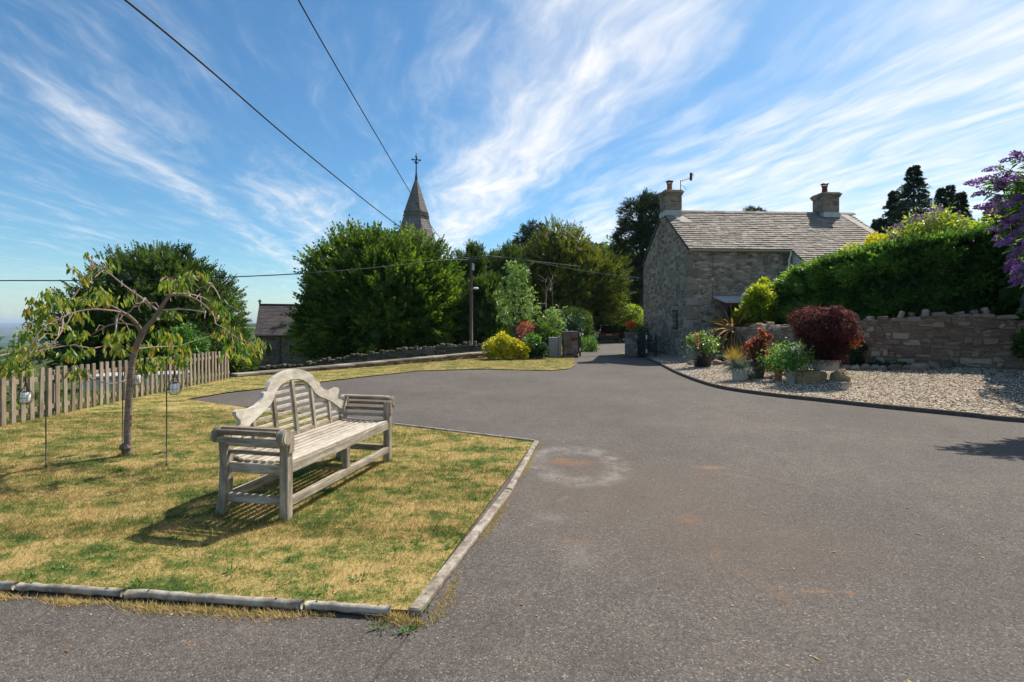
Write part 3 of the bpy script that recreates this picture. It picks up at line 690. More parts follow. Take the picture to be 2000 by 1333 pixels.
# ------------------------------------------------------------ bench
def make_bench():
    fl = G(561, 1026); U = unit(np.array([.216, .978, 0])); 
    t_ = thing('garden_bench', fl, 'weathered wooden garden bench with arched scrolled back and rolled arms on the lawn', 'bench', rz=math.atan2(U[1], U[0]))
    # local: x along length, y = left/back of the bench, z up.  (rot takes x->U, y->V)
    X3 = np.eye(3); L = 1.65; w2 = .0325
    def leg(xc, label=None):
        a = M(); a.box((xc, .0 + w2, .31), (w2, w2, .31), .005); a.build('front_leg', TK_Z, t_)
        b_ = M()   # splayed rear leg, leaning back above the seat
        prof = [(.60, 0), (.535, 0), (.50, .20), (.49, .42), (.505, .60), (.565, .60), (.555, .42), (.565, .20)]
        ax = np.array([[0, 1, 0], [0, 0, 1], [1, 0, 0.]]); b_.prism(prof, -w2, w2, ax, (xc, 0, 0)); b_.build('rear_leg', TK_Z, t_)
    leg(w2); leg(L - w2)
    for s_, xc in ((-1, w2), (1, L - w2)):
        ax = np.array([[s_ * 1.0, 0, 0], [0, 0, 1], [0, 1, 0]])
        th = np.linspace(-2.2, 2.75, 26)
        ring = [(.048 + .057 * math.cos(a), .615 + .057 * math.sin(a)) for a in th]
        outline = [(-.030, .50)] + [(.030, .50)] + [(.034, .545)] + ring[1:] 
        outline = [(-.030, .50), (.030, .50)] + ring + [(-.030, .62)]
        for nm, y0 in (('scroll_end', -.012), ('scroll_end', .515)):
            q = M(); q.prism(outline, y0, y0 + .05, ax, (xc, 0, 0)); q.build(nm, TK_Z, t_)
            q2 = M(); q2.tube([(xc + s_ * .048, y0 - .006, .615), (xc + s_ * .048, y0 + .056, .615)], .044, 22); q2.build('roundel', TK_Z, t_, smooth=False)
        for (dx, z, hx, hz, tilt) in ((.030, .665, .026, .009, 0), (.090, .645, .009, .022, .5), (.095, .592, .009, .018, -.5), (.012, .545, .009, .017, 0), (.0, .485, .009, .015, 0)):
            c_, sn = math.cos(tilt * s_), math.sin(tilt * s_)
            axx = np.array([[c_, 0, -sn], [0, 1, 0], [sn, 0, c_]])
            q = M(); q.box((xc + s_ * dx, .28, z), (hx, .238, hz), .003, axx); q.build('arm_slat', TK_V, t_)
        q = M(); q.box((xc, .28, .375), (.016, .215, .036), .004); q.build('side_rail', TK_V, t_)
        q = M(); q.box((xc, .28, .155), (.018, .235, .030), .004); q.build('stretcher', TK_V, t_)
    for (y, z, hz) in ((.022, .385, .036), (.52, .385, .036)):
        q = M(); q.box((L / 2, y, z), (L / 2 - .065, .017, hz), .004); q.build('apron', TK_U, t_)
    for y in (.022, .545):
        q = M(); q.box((L / 2, y, .145), (L / 2 - .065, .02, .030), .004); q.build('stretcher', TK_U, t_)
    for y in (.030, .54):
        q = M(); q.box((L / 2, y, .26), (.03, .024, .088), .004); q.build('middle_leg', TK_Z, t_)
    q = M(); q.box((L / 2, .28, .39), (.02, .22, .03), .004); q.build('cross_bearer', TK_V, t_)
    for k in range(8):
        y = .012 + .0625 * k + .01; z = .432 - .010 * math.sin(k / 7 * math.pi)
        q = M(); q.box((L / 2, y + .012, z), (L / 2 - (.066 if k in (0, 7) else .036), .0212, .009), .003); q.build('seat_slat', TK_C, t_)
    # back, reclined
    lean = .13
    def bp(y0): return np.array([[1, 0, 0], [0, lean, 1], [0, 1, -lean]]) , (L / 2, y0, 0)
    outer = [(0, 1.008), (.08, 1.003), (.16, .988), (.235, .965), (.29, .93), (.33, .885), (.345, .858), (.385, .856), (.395, .82), (.435, .785), (.49, .763), (.56, .753), (.62, .760), (.665, .768), (.70, .755), (.705, .73), (.685, .705), (.665, .685), (.67, .655), (.70, .635), (.765, .62)]
    inner = [(.765, .535), (.70, .55), (.63, .595), (.56, .64), (.48, .675), (.38, .715), (.31, .755), (.275, .79), (.25, .83), (.205, .868), (.15, .897), (.08, .917), (0, .924)]
    ax, c_ = bp(.425); ax = ax.copy(); ax[1] = [0, lean, 1]; ax[2] = [0, 1, 0]
    for s_ in (1, -1):
        pts = [(s_ * a, b_) for a, b_ in outer + inner]
        q = M(); q.prism(pts, 0, .034, ax, c_); q.build('crest_rail', TK_B if s_ < 0 else TK_C, t_)
    def ztop(xr):
        a = abs(xr); xs = [p[0] for p in inner][::-1]; zs = [p[1] for p in inner][::-1]; return np.interp(a, xs, zs) + .012
    for xr in (-.52, -.26, 0, .26, .52):
        zt = ztop(xr); q = M(); q.box((L / 2 + xr, .44 + lean * (zt + .44) / 2 + -.012 * 0, (zt + .44) / 2), (.018, .011, (zt - .44) / 2), .003, np.array([[1, 0, 0], [0, 1, -lean], [0, lean, 1]]) ); q.build('back_upright', TK_Z, t_)
    for z in (.475, .53, .585, .645, .705, .765, .825, .88):
        # widths where the slat still lies under the crest
        xs = np.linspace(0, .77, 200); ok = [a for a in xs if ztop(a) > z + .005]
        if not ok: continue
        hw = max(ok); hw = min(hw, .755)
        q = M(); q.box((L / 2, .454 + lean * z, z), (hw, .008, .0125), .002); q.build('back_slat', TK_C, t_)
    q = M(); q.box((L / 2, .45 + lean * .45, .45), (.77, .015, .022), .003); q.build('back_rail', TK_U, t_)
    return t_
make_bench()

# ------------------------------------------------------------ picket fence
def fence():
    p0 = np.array([-6.86, 6.0]); p1 = np.array([-7.16, 12.95])
    o = thing('picket_fence', (p0[0], p0[1], 0), 'grey weathered wooden picket fence along the left side of the lawn', 'fence')
    L = np.linalg.norm(p1 - p0); d_ = (p1 - p0) / L; ax = np.array([[d_[0], d_[1], 0], [-d_[1], d_[0], 0], [0, 0, 1.]])
    n = 48; b0 = np.array([0., 0, 0])
    def off_(s_, y, z): return ax[0] * s_ + ax[1] * y + np.array([0, 0, z])
    for k in range(n):
        s_ = L * (k + .3) / n; h_ = .745 - .03 * k / n + R.uniform(-.014, .014)
        q = M(); tl = R.randn() * .016
        axx = np.array([ax[0] + np.array([0, 0, tl]), ax[1], np.array([0, 0, 1.]) - ax[0] * tl])
        pts = [(-.032, 0), (.032, 0), (.032, h_ - .012), (.023, h_), (-.023, h_), (-.032, h_ - .012)]
        q.prism(pts, -.010, .010, np.array([axx[0], axx[2], axx[1]]), off_(s_, -.03, .01)); q.build('picket', FENCEW, o)
    for z in (.17, .60):
        q = M(); q.box(off_(L / 2, .0, z - .01), (L / 2, .018, .035), .004, ax); q.build('rail', FENCEW, o)
    for k in range(5):
        q = M(); q.box(off_(L * (k + .08) / 4.15, .055, .33), (.036, .036, .36), .006, ax); q.build('post', FENCEW, o)
fence()

# ------------------------------------------------------------ weeping cherry tree
CH_LEAF = leafmat('cherry_leaf', [(0, (.045, .11, .018)), (.35, (.11, .21, .03)), (.65, (.24, .31, .05)), (.88, (.38, .36, .07)), (1, (.34, .15, .045))], .45, .42, 5, .4)
def Z2(zx, zy, d): return P3(zx / 2.778, 480 + zy / 2.778, d)
def cherry():
    base = G(248, 893); D0 = base[1]
    o = thing('cherry_tree', base, 'small weeping cherry tree with bare arching twigs and drooping yellow green leaves on the lawn', 'tree')
    def path(pts, d0, d1):
        n = len(pts); dd = np.linspace(d0, d1, n); q = np.array([Z2(a, b_, d) for (a, b_), d in zip(pts, dd)]); return catmull(q, 4) - base
    m_ = M()
    tp = [(692, 1160), (694, 1090), (692, 1000), (697, 900), (702, 800), (710, 720), (716, 640), (735, 560), (760, 500), (782, 455)]
    q = path(tp, D0, D0); n = len(q); rad = np.linspace(.036, .029, n); rad[:3] = [.052, .044, .039]
    m_.tube(q, rad * (1 + R.randn(n) * .02), 14)
    m_.tube(path([(782, 460), (840, 390), (890, 310), (930, 250), (958, 190)], D0, D0 - .1), np.linspace(.027, .010, 17), 10)
    m_.tube(path([(770, 470), (745, 430), (720, 400), (690, 375), (660, 360)], D0, D0 - .3), np.linspace(.024, .012, 17), 8)
    for k in range(14): m_.blob((R.uniform(-.035, .035), R.uniform(-.035, .035), R.uniform(.02, .12)), (.026, .026, .03), .3, 2, k, 8, 6)
    m_.build('trunk', CHERRYBARK, o, smooth=True)
    tw = M(); ends = []
    def br(pts, d0, d1, r0, r1):
        q = path(pts, d0, d1); tw.tube(q, np.linspace(r0, r1, len(q)), 7); ends.append(q)
        for k in range(len(q) // 4):     # side twigs
            i = R.randint(len(q)); a = q[i]; dr = unit(R.randn(3) * np.array([1, 1, .3])) * R.uniform(.06, .2)
            tw.tube([a, a + dr * .6 + [0, 0, .02], a + dr + [0, 0, -.05]], [r1, r1 * .8, r1 * .5], 5)
    br([(900, 268), (1000, 270), (1080, 300), (1150, 365), (1172, 425)], D0 - .05, D0 - .5, .011, .005)
    br([(930, 258), (1040, 265), (1120, 290), (1150, 320)], D0, D0 + .5, .010, .004)
    br([(950, 192), (1050, 165), (1130, 200), (1170, 240), (1195, 290)], D0 - .1, D0 - .4, .010, .004)
    br([(955, 190), (1020, 180), (1055, 200), (1085, 240)], D0 - .1, D0 + .3, .007, .003)
    br([(870, 350), (1000, 345), (1120, 362)], D0, D0 - .6, .008, .004)
    br([(855, 352), (790, 300), (720, 250), (660, 205), (600, 155)], D0, D0 + .2, .013, .007)
    br([(600, 155), (560, 130), (520, 115), (490, 95), (480, 60)], D0 + .2, D0 + .3, .007, .004)
    br([(700, 385), (640, 358), (590, 350), (500, 345), (400, 362), (330, 392), (240, 435)], D0 - .2, D0 - .9, .011, .004)
    br([(730, 432), (650, 420), (570, 440), (500, 482)], D0 - .1, D0 + .5, .008, .004)
    br([(700, 380), (650, 350), (560, 310), (400, 290), (340, 285), (240, 290)], D0 - .2, D0 + .4, .010, .004)
    br([(340, 390), (336, 450), (310, 500), (260, 552)], D0 - .8, D0 - 1.0, .009, .005)
    br([(390, 290), (440, 220), (490, 160), (520, 95)], D0 + .1, D0 + .3, .008, .005)
    br([(440, 165), (400, 132), (360, 130)], D0 + .2, D0 + .2, .005, .003)
    br([(640, 375), (630, 430), (632, 492)], D0 - .3, D0 - .4, .010, .006)
    br([(640, 372), (700, 360), (740, 300), (735, 240)], D0 - .2, D0 - .3, .007, .004)
    br([(572, 540), (500, 556), (400, 540), (300, 552), (200, 572)], D0 - .3, D0 - .9, .007, .003)
    br([(716, 600), (640, 560), (572, 540)], D0, D0 - .3, .009, .007)
    br([(740, 560), (850, 548), (960, 545), (1060, 515), (1170, 480)], D0, D0 + .6, .008, .003)
    br([(400, 660), (460, 690), (520, 730), (600, 748), (670, 735), (700, 700)], D0 - .4, D0, .006, .006)
    br([(240, 435), (190, 500), (150, 580), (110, 650)], D0 - .8, D0 - 1.0, .006, .003)
    br([(1172, 425), (1220, 450), (1290, 500), (1400, 545)], D0 - .5, D0 - .8, .005, .003)
    tw.build('branches', TWIG, o, smooth=True)
    cl = """380,130,22,5 490,140,18,4 470,185,30,9 560,125,38,10 600,105,28,8 480,55,22,4 190,310,45,16 290,300,50,18 350,310,45,16 260,400,46,16 180,360,38,12 440,390,40,14 430,490,45,20
    200,470,60,22 170,560,52,20 240,350,42,16 520,280,50,18 590,295,50,20 690,290,30,10 640,500,48,22 655,560,48,22 610,520,38,14 400,590,38,14 360,600,32,10 480,580,22,8 920,200,42,16 975,220,42,18 900,215,32,10
    1060,155,22,8 1110,170,28,10 1020,190,26,10 930,375,22,8 1160,330,40,14 1200,380,42,16 1190,330,30,10 1230,440,45,18 1280,470,42,16 1190,490,28,10 1300,540,52,20 1360,555,46,18 1410,540,40,14 1270,590,36,12 1315,600,36,12
    860,480,42,16 920,500,46,20 985,570,46,20 900,550,46,20 800,560,46,18 780,640,42,16 830,660,42,16 970,620,42,16 1000,640,28,10 770,680,28,10 410,690,32,10 450,700,28,9 100,640,55,20 70,680,45,14 150,690,28,8 120,590,46,18
    250,260,30,8 130,500,30,10 330,440,30,8 700,480,30,10 880,620,30,10 540,240,26,8 450,310,34,10""".split()
    C = []; Dd = []; Ls = []
    for c_ in cl:
        zx, zy, r_, n_ = map(float, c_.split(','))
        dep = D0 + R.uniform(-.75, .65) if zx > 300 else D0 + R.uniform(-.9, .3)
        cc = Z2(zx, zy, dep) - base; rr_ = r_ / 2.778 / 1000 * dep
        for k in range(int(n_ * 1.9)):
            e = R.randn(3) * .5; p = cc + e * rr_ * np.array([1, 1, .75]); C.append(p + [0, 0, .03])
            side = R.randn(3) * .32; side[2] = 0; Dd.append(np.array([0, 0, -1.0]) + side + e * .25); Ls.append(R.uniform(.06, .108))
        # a few fine stalks
    C = np.array(C); Dd = unit(np.array(Dd)); Ls = np.array(Ls); n = len(C)
    # curved leaf: two quads + folded midrib
    S = unit(np.cross(Dd, R.randn(n, 3))); Nn = np.cross(Dd, S); W_ = Ls * R.uniform(.26, .38, n)
    L1 = Ls[:, None]; w_ = W_[:, None] / 2
    p0 = C; pm = C + Dd * L1 * .33; pm2 = C + Dd * L1 * .68 - Nn * L1 * .05; pt = C + Dd * L1 - Nn * L1 * .16
    V = np.stack([p0, pm + S * w_ + Nn * w_ * .35, pm2 + S * w_ * .8 + Nn * w_ * .25, pt, pm2 - S * w_ * .8 + Nn * w_ * .25, pm - S * w_ + Nn * w_ * .35, pm, pm2], 1).reshape(-1, 3)
    q4 = np.array([[1, 2, 7, 6], [6, 7, 4, 5]]); q3 = np.array([[0, 1, 6], [0, 6, 5], [2, 3, 7], [7, 3, 4]])
    rn = R.rand(n); lv = M(); o8 = (np.arange(n) * 8)[:, None, None]
    lv.add(V, (q4[None] + o8).reshape(-1, 4), np.repeat(rn, 2)); lv.b.append(((q3[None] + o8).reshape(-1, 3), np.repeat(rn, 4)))
    for (zx, zy) in ((690, 290), (480, 60), (730, 250), (560, 245)):
        pass
    lv.build('leaves', CH_LEAF, o)
cherry()

# ------------------------------------------------------------ hanging lanterns on hooks
FROST = simple('frosted_white', [(0, (.66, .70, .74)), (1, (.80, .83, .85))], 6, .45, .4, 0)
def lantern_hook(px, py, ltx, lty, label_h, label_l, d=None, toppy=None, rot_name=True):
    b_ = G(px, py); d_ = b_[1]
    h = thing('lantern_hook', b_, label_h, 'garden hook', 'black rods holding lanterns round the cherry tree')
    l = P3(ltx, lty, d_)           # middle of the white candle
    dx = l[0] - b_[0]; top = l[2] + .27; s_ = 1 if dx > 0 else -1
    q = M(); arc = [(0, 0, 0), (s_ * .003, 0, top * .5), (0, 0, top - .02)]
    a = np.linspace(math.pi, 0, 9); rr_ = abs(dx) / 2
    arc += [(dx / 2 + s_ * math.cos(t_) * rr_, 0, top + math.sin(t_) * rr_ * .9) for t_ in a[1:]]
    arc += [(dx, 0, top - .03)]
    q.tube(np.array(arc), .0052, 8); q.build('rod', BLACKM, h, smooth=True)
    q = M(); q.tube([(0, 0, .0), (0, 0, .05)], .009, 8); q.build('ground_spike', BLACKM, h)
    o = thing('lantern', (l[0], l[1], l[2]), label_l, 'lantern', 'caged white lanterns hanging on the hooks')
    q = M()
    q.tube(np.array([(0, 0, .235)] + [(0, 0, .11)]), .002, 5)
    prof = [(.004, .19), (.008, .14), (.018, .10), (.042, .06), (.064, .02), (.068, -.02), (.055, -.055), (.030, -.075)]
    for k in range(10):
        a_ = k * math.pi / 5; q.tube([(p[0] * math.cos(a_), p[0] * math.sin(a_), p[1]) for p in prof], .0019, 5)
    for r_, z in ((.030, -.075), (.068, -.01), (.012, .125)):
        t_ = np.linspace(0, 2 * math.pi, 18); q.tube(np.stack([r_ * np.cos(t_), r_ * np.sin(t_), np.full(18, z)], 1), .002, 5)
    q.tube([(math.cos(t_) * .012, 0, .205 + .018 * math.sin(t_)) for t_ in np.linspace(0, 6.2, 10)], .002, 5)
    q.build('wire_cage', BLACKM, o, smooth=True)
    q = M(); q.lathe([(.0, .046), (.040, .046), (.044, .04), (.044, -.05), (.036, -.058), (0, -.058)], seg=20); q.build('candle', FROST, o, smooth=True)
    q = M(); q.lathe([(.0, .058), (.026, .058), (.030, .047), (0, .046)], seg=16); q.build('cap', BLACKM, o); o.scale = (.86, .86, .9)
lantern_hook(90, 920, 50, 775, 'leftmost thin black rod on the lawn, its top lost in drooping cherry leaves', 'white ribbed lantern in a pear shaped wire cage hanging leftmost, in front of the fence')
lantern_hook(325, 915, 341, 757, 'thin black rod with curved hook between the cherry trunk and the bench', 'white lantern in a wire cage between the cherry trunk and the bench')
lantern_hook(239, 877, 267, 740, 'thin black rod standing just behind the cherry trunk', 'white lantern in a wire cage half hidden behind the cherry trunk')

# ------------------------------------------------------------ stone walls from real stones
def stone_wall(o, path, zb, zt, thick, mat, mort, hs=(.06, .13), ls=(.14, .42), both=True, name='stones', jit=.05, ends=True, wavy=0.0):
    """path: list of (x,y); zb, zt functions of fraction; stones face both sides"""
    path = np.asarray(path, float); seg = np.linalg.norm(np.diff(path, axis=0), axis=1); cum = np.concatenate([[0], np.cumsum(seg)]); L = cum[-1]
    base = np.array(o.location)
    def at(s_):
        s_ = min(max(s_, 0), L - 1e-6); i = np.searchsorted(cum, s_, 'right') - 1; i = min(i, len(seg) - 1)
        d_ = (path[i + 1] - path[i]) / seg[i]; return path[i] + d_ * (s_ - cum[i]), d_
    q = M(); level = 0.0
    H = max(zt(a) - zb(a) for a in np.linspace(0, 1, 20))
    while level < H - .02:
        h_ = R.uniform(*hs); s_ = -R.uniform(0, .1)
        while s_ < L:
            l_ = R.uniform(*ls) * (1 if h_ > .07 else 1.2); mid = s_ + l_ / 2; fr = min(max(mid / L, 0), 1)
            z0 = zb(fr) + level + wavy * mnoise.noise(Vector((s_ * 1.1, level * 3, 4.0))); top = zt(fr)
            if z0 < top - .03:
                hh = min(h_, top - z0); 
                if top - z0 - hh < .04: hh = top - z0
                p, d_ = at(mid); ax = np.array([[d_[0], d_[1], 0], [-d_[1], d_[0], 0], [0, 0, 1.]])
                if (0 < mid < L):
                    pr = R.uniform(-.012, .025)
                    split = R.rand() < .25 and hh > .09
                    for (z_, q_) in (((z0, hh * .5), (z0 + hh * .5, hh * .5)) if split else ((z0, hh),)):
                        tl = R.randn() * .03
                        axx = np.array([ax[0] + np.array([0, 0, tl]), ax[1], np.array([0, 0, 1.]) - ax[0] * tl])
                        q.box(np.array([p[0], p[1], z_ + q_ / 2]) - base, (l_ / 2 - .005, thick / 2 + pr, q_ / 2 - .005), R.uniform(.012, .03), axx, jit)
            s_ += l_
        level += h_
    st = q.build(name, mat, o)
    q = M(); A = []
    n = max(2, int(L / .4))
    for k in range(n + 1):
        fr = k / n; p, d_ = at(fr * L); nn = np.array([-d_[1], d_[0]]) * (thick / 2 - .012); b_ = zb(fr) - .1; t2 = zt(fr) - .03
        A.append([(p[0] - nn[0], p[1] - nn[1], b_), (p[0] - nn[0], p[1] - nn[1], t2), (p[0] + nn[0], p[1] + nn[1], t2), (p[0] + nn[0], p[1] + nn[1], b_)])
    A = np.array(A) - base
    q.quadgrid(A, .5); q.build('mortar', mort, o)
    return at, L
# garden retaining wall
WP = [(7.2, 18.7), (7.6, 17.0), (8.05, 15.2), (8.85, 12.95), (10.1, 12.1), (11.25, 11.4), (12.6, 10.5)]
WL = catmull(np.array(WP), 5)
def wall_top(fr):
    return np.interp(fr, [0, .2, .45, .6, .74, .82, .88, 1], [1.18, 1.22, 1.36, 1.50, 1.62, 1.62, 1.30, .75])
wseg = np.concatenate([[0], np.cumsum(np.linalg.norm(np.diff(WL, axis=0), axis=1))]); wseg /= wseg[-1]
def wall_bot(fr): return gz(np.interp(fr, wseg, WL[:, 0]), np.interp(fr, wseg, WL[:, 1])) - .03
gw = thing('garden_wall', (8.85, 12.95, 0), 'rustic stone retaining wall with upright coping stones below the dark hedge', 'wall')
at, L = stone_wall(gw, WL, wall_bot, wall_top, .34, S_WARM, S_MORT, (.055, .16), (.10, .36), jit=.12, wavy=.12)
s_ = .1; base = np.array(gw.location); cnt = 0
while s_ < L * .80:
    p, d_ = at(s_); up = R.rand() < .62; w_ = R.uniform(.07, .13) if up else R.uniform(.14, .28); h_ = R.uniform(.10, .19) if up else R.uniform(.05, .09)
    z_ = wall_top(s_ / L); ax = np.array([[d_[0], d_[1], 0], [-d_[1], d_[0], 0], [0, 0, 1.]]); a_ = R.randn() * .12
    axx = np.array([ax[0] * math.cos(a_) + np.array([0, 0, math.sin(a_)]), ax[1], np.array([0, 0, math.cos(a_)]) - ax[0] * math.sin(a_)])
    q = M(); q.box(np.array([p[0], p[1], z_ + h_ / 2 - .03]) - base, (w_ / 2, .13, h_ / 2 + .01), min(w_, h_) * .28, axx, .09)
    if cnt < 90: q.build('coping_stone', S_WARM, gw)
    cnt += 1; s_ += w_ + R.uniform(.02, .16)

# low wall behind the far verge
LW = [(-7.2, 13.25), (-4.2, 16.8), (-1.1, 20.6), (.0, 21.0), (2.0, 21.1)]
lw = thing('low_wall', (-1.1, 20.6, 0), 'low flat topped stone wall running behind the far grass verge', 'wall')
lwb = lambda f: -.08
lwt = lambda f: .04 + .19 * f
stone_wall(lw, catmull(np.array(LW[:4]), 4), lwb, lwt, .36, S_RED, S_MORT, (.05, .11), (.12, .34))
q = M(); pp = catmull(np.array(LW[:4]), 4); b0 = np.array(lw.location)
for a_, c_ in zip(pp[:-1], pp[1:]):
    d_ = c_ - a_; l_ = np.linalg.norm(d_); n_ = max(1, int(l_ / .5)); d_ = d_ / l_
    for k in range(n_):
        mid = a_ + d_ * (k + .5) * l_ / n_; fr = np.clip((mid[0] + 7.2) / 7.2, 0, 1)
        q.box(np.array([mid[0], mid[1], lwt(fr) + .025]) - b0, (l_ / n_ / 2 - .004, .21, .028), .008, np.array([[d_[0], d_[1], 0], [-d_[1], d_[0], 0], [0, 0, 1]]), .02)
q.build('coping', S_GREY, lw)

# churchyard wall behind, with upright cap stones
cw = thing('churchyard_wall', (-4, 26.2, float(Hgt(-4, 26.2))), 'old mossy churchyard wall with jagged cock and hen stones below the big yew', 'wall')
CWP = [(-15.5, 26.6), (-10, 26.4), (-5, 26.3), (-1.3, 26.2), (1.2, 26.0)]
S_MOSS_SHADE = stonemat('shaded_mossy_stone', [(0.1, (.035, .033, .024)), (.5, (.085, .078, .058)), (.95, (.16, .145, .11))])  # mossy tones darkened so the colour carries the yew's shade
cwt = lambda f: np.interp(-15.5 + 16.7 * f, [-15.5, -10.8, -8.2, -5.5, -3, 1.2], [-1.2, -.78, -.35, -.02, .22, .42])
cwb = lambda f: float(Hgt(-15.5 + 16.7 * f, 26.3)) - .1
stone_wall(cw, CWP, cwb, cwt, .4, S_MOSS_SHADE, S_MORT, (.10, .18), (.2, .5))
q = M(); b0 = np.array(cw.location); xk = -15.3
while xk < 1.0:
    w_ = R.uniform(.12, .3); h_ = R.uniform(.08, .24); fr = (xk + 15.5) / 16.7
    q.box(np.array([xk + w_ / 2, 26.3, cwt(fr) + h_ / 2 - .03]) - b0, (w_ / 2 - .01, .17, h_ / 2), .03, None, .1); xk += w_ + R.uniform(0, .06)
q.build('cap_stones', S_MOSS_SHADE, cw)

# ------------------------------------------------------------ gate pillars and gates
def pillar(c, hw, hd, h_, label, mat=S_RED, cap=True, rz=0, z0=0):
    o = thing('gate_pillar', (c[0], c[1], z0), label, 'gate pillar', 'stone pillars of the gateway')
    q = M(); lv = 0
    while lv < h_ - .04:
        hh = R.uniform(.09, .16); hh = min(hh, h_ - lv)
        n = R.randint(2, 4); xs = np.sort(np.concatenate([[-hw, hw], R.uniform(-hw * .6, hw * .6, n - 1)]))
        for a_, b_ in zip(xs[:-1], xs[1:]):
            if b_ - a_ < .05: continue
            q.box(((a_ + b_) / 2, 0, lv + hh / 2), ((b_ - a_) / 2 - .006, hd + R.uniform(-.01, .015), hh / 2 - .006), .014, None, .05)
        lv += hh
    q.build('stones', mat, o)
    q = M(); q.box((0, 0, h_ / 2), (hw - .014, hd - .014, h_ / 2 - .01), .01); q.build('mortar', S_MORT, o)
    if cap:
        q = M(); q.box((0, 0, h_ + .03), (hw + .03, hd + .03, .035), .02, None, .02); q.build('cap', S_GREY, o)
    return o
pillar((2.38, 21.0), .30, .30, 1.0, 'red brown stone gate pillar with flat grey cap left of the lane')
pillar((4.95, 21.3), .21, .28, .95, 'grey stone gate pillar against the cottage side of the lane', S_GREY)
cb = thing('concrete_block', (1.80, 20.95, 0), 'plain pale concrete block with a narrow upright slab beside the red brown gate pillar', 'concrete block')
q = M(); q.box((-.12, 0, .41), (.19, .22, .41), .012, None, .004); q.build('block', CONC, cb)
q = M(); q.box((.145, -.05, .43), (.065, .2, .44), .012, None, .004); q.build('slab', CONC, cb)
def gate(p0, p1, h_, label, z0=0.05, refl=((.25, .14), (.80, .16))):
    p0 = np.array(p0, float); p1 = np.array(p1, float); L_ = np.linalg.norm(p1 - p0); d_ = (p1 - p0) / L_
    o = thing('iron_gate', (p0[0], p0[1], z0), label, 'gate', 'open black iron gates'); ax = np.array([[d_[0], d_[1], 0], [-d_[1], d_[0], 0], [0, 0, 1.]])
    q = M()
    for s_ in (0.03, L_ - .03): q.box(ax[0] * s_ + [0, 0, h_ / 2], (.035, .035, h_ / 2), .005, ax)
    for z in (.1, h_ * .55, h_ - .08): q.box(ax[0] * L_ / 2 + [0, 0, z], (L_ / 2, .018, .025), .004, ax)
    q.build('gate_frame', BLACKM, o)
    q = M()
    for k in range(1, int(L_ / .11)): q.tube([ax[0] * k * .11 + [0, 0, .1], ax[0] * k * .11 + [0, 0, h_ - .02]], .009, 6)
    q.build('bars', BLACKM, o)
    q = M(); q.lathe([(0, .12), (.02, .08), (.035, .04), (.02, .01), (0, 0)], (0.03 * ax[0][0], 0.03 * ax[0][1], h_), 10); q.build('finial', BLACKM, o)
    for z, hh in refl:
        q = M(); q.box(np.array([0, 0, z * h_]) + ax[0] * (-.008) , (.004, .022, hh / 2), .002, ax); q.build('reflector', WHITE, o)
gate((2.76, 20.75), (2.88, 22.5), 1.12, 'black iron gate leaf swung open against the red brown pillar')
gate((5.29, 20.15), (5.20, 21.5), 1.0, 'black iron gate leaf swung open in front of the cottage gable')
po = thing('iron_post', (5.72, 20.35, .08), 'slim black iron post standing alone in front of the cottage gable', 'post')
q = M(); q.box((0, 0, .38), (.04, .04, .38), .006); q.build('shaft', BLACKM, po)
q = M(); q.lathe([(0, .07), (.03, .05), (.045, .0)], (0, 0, .76), 12); q.build('cap', BLACKM, po)
# tall retaining wall stub between pillar and cottage, lane side
lwl = thing('stone_boundary_wall', (5.15, 23, 0), 'short grey stone wall running back from the gate pillar beside the cottage', 'wall')
stone_wall(lwl, [(5.45, 21.6), (6.0, 24.3)], lambda f: -.1, lambda f: .75, .3, S_GREY, S_MORT, (.1, .17), (.2, .45))

# ------------------------------------------------------------ stone cottage
HC = np.array([6.62, 19.2]); HZ = .0
ho = thing('cottage', (HC[0], HC[1], HZ), 'two storey grey stone cottage with slate roof and two chimneys beside the lane', 'house', rz=math.atan(.06))
W_, LEN, EV, RG = 5.35, 8.3, 4.17, 6.06
def wallmesh(quads, name, mat, parent=ho):
    q = M()
    for A in quads: q.add(A, [[0, 1, 2, 3]] if len(A) == 4 else [list(range(len(A)))], .5)
    return q.build(name, mat, parent)
wx0, wx1 = .0, LEN; T_ = .45
# window hole in the gable: local y (0..W) z
wy0, wy1, wz0, wz1 = 1.05, 1.62, 1.12, 1.92
gq = []
def gp_(y, z): return (0, y, z)
pk = W_ / 2
gq += [[gp_(0, 0), gp_(0, EV), gp_(wy0, EV), gp_(wy0, 0)], [gp_(wy0, 0), gp_(wy0, wz0), gp_(wy1, wz0), gp_(wy1, 0)],
       [gp_(wy0, wz1), gp_(wy0, EV), gp_(wy1, EV), gp_(wy1, wz1)], [gp_(wy1, 0), gp_(wy1, EV), gp_(W_, EV), gp_(W_, 0)],
       [gp_(0, EV), gp_(pk, RG), gp_(W_, EV)]]
rv = .22
gq += [[gp_(wy0, wz0), (rv, wy0, wz0), (rv, wy0, wz1), gp_(wy0, wz1)], [gp_(wy1, wz0), gp_(wy1, wz1), (rv, wy1, wz1), (rv, wy1, wz0)],
       [gp_(wy0, wz1), (rv, wy0, wz1), (rv, wy1, wz1), gp_(wy1, wz1)], [gp_(wy0, wz0), gp_(wy1, wz0), (rv, wy1, wz0), (rv, wy0, wz0)]]
wallmesh(gq, 'gable_wall', STONE_HOUSE)
wallmesh([[(0, 0, 0), (LEN, 0, 0), (LEN, 0, EV), (0, 0, EV)]], 'front_wall', STONE_HOUSE)
wallmesh([[(LEN, 0, 0), (LEN, W_, 0), (LEN, W_, EV), (LEN, 0, EV)], [(LEN, 0, EV), (LEN, W_, EV), (LEN, pk, RG)]], 'right_gable_wall', STONE_HOUSE)
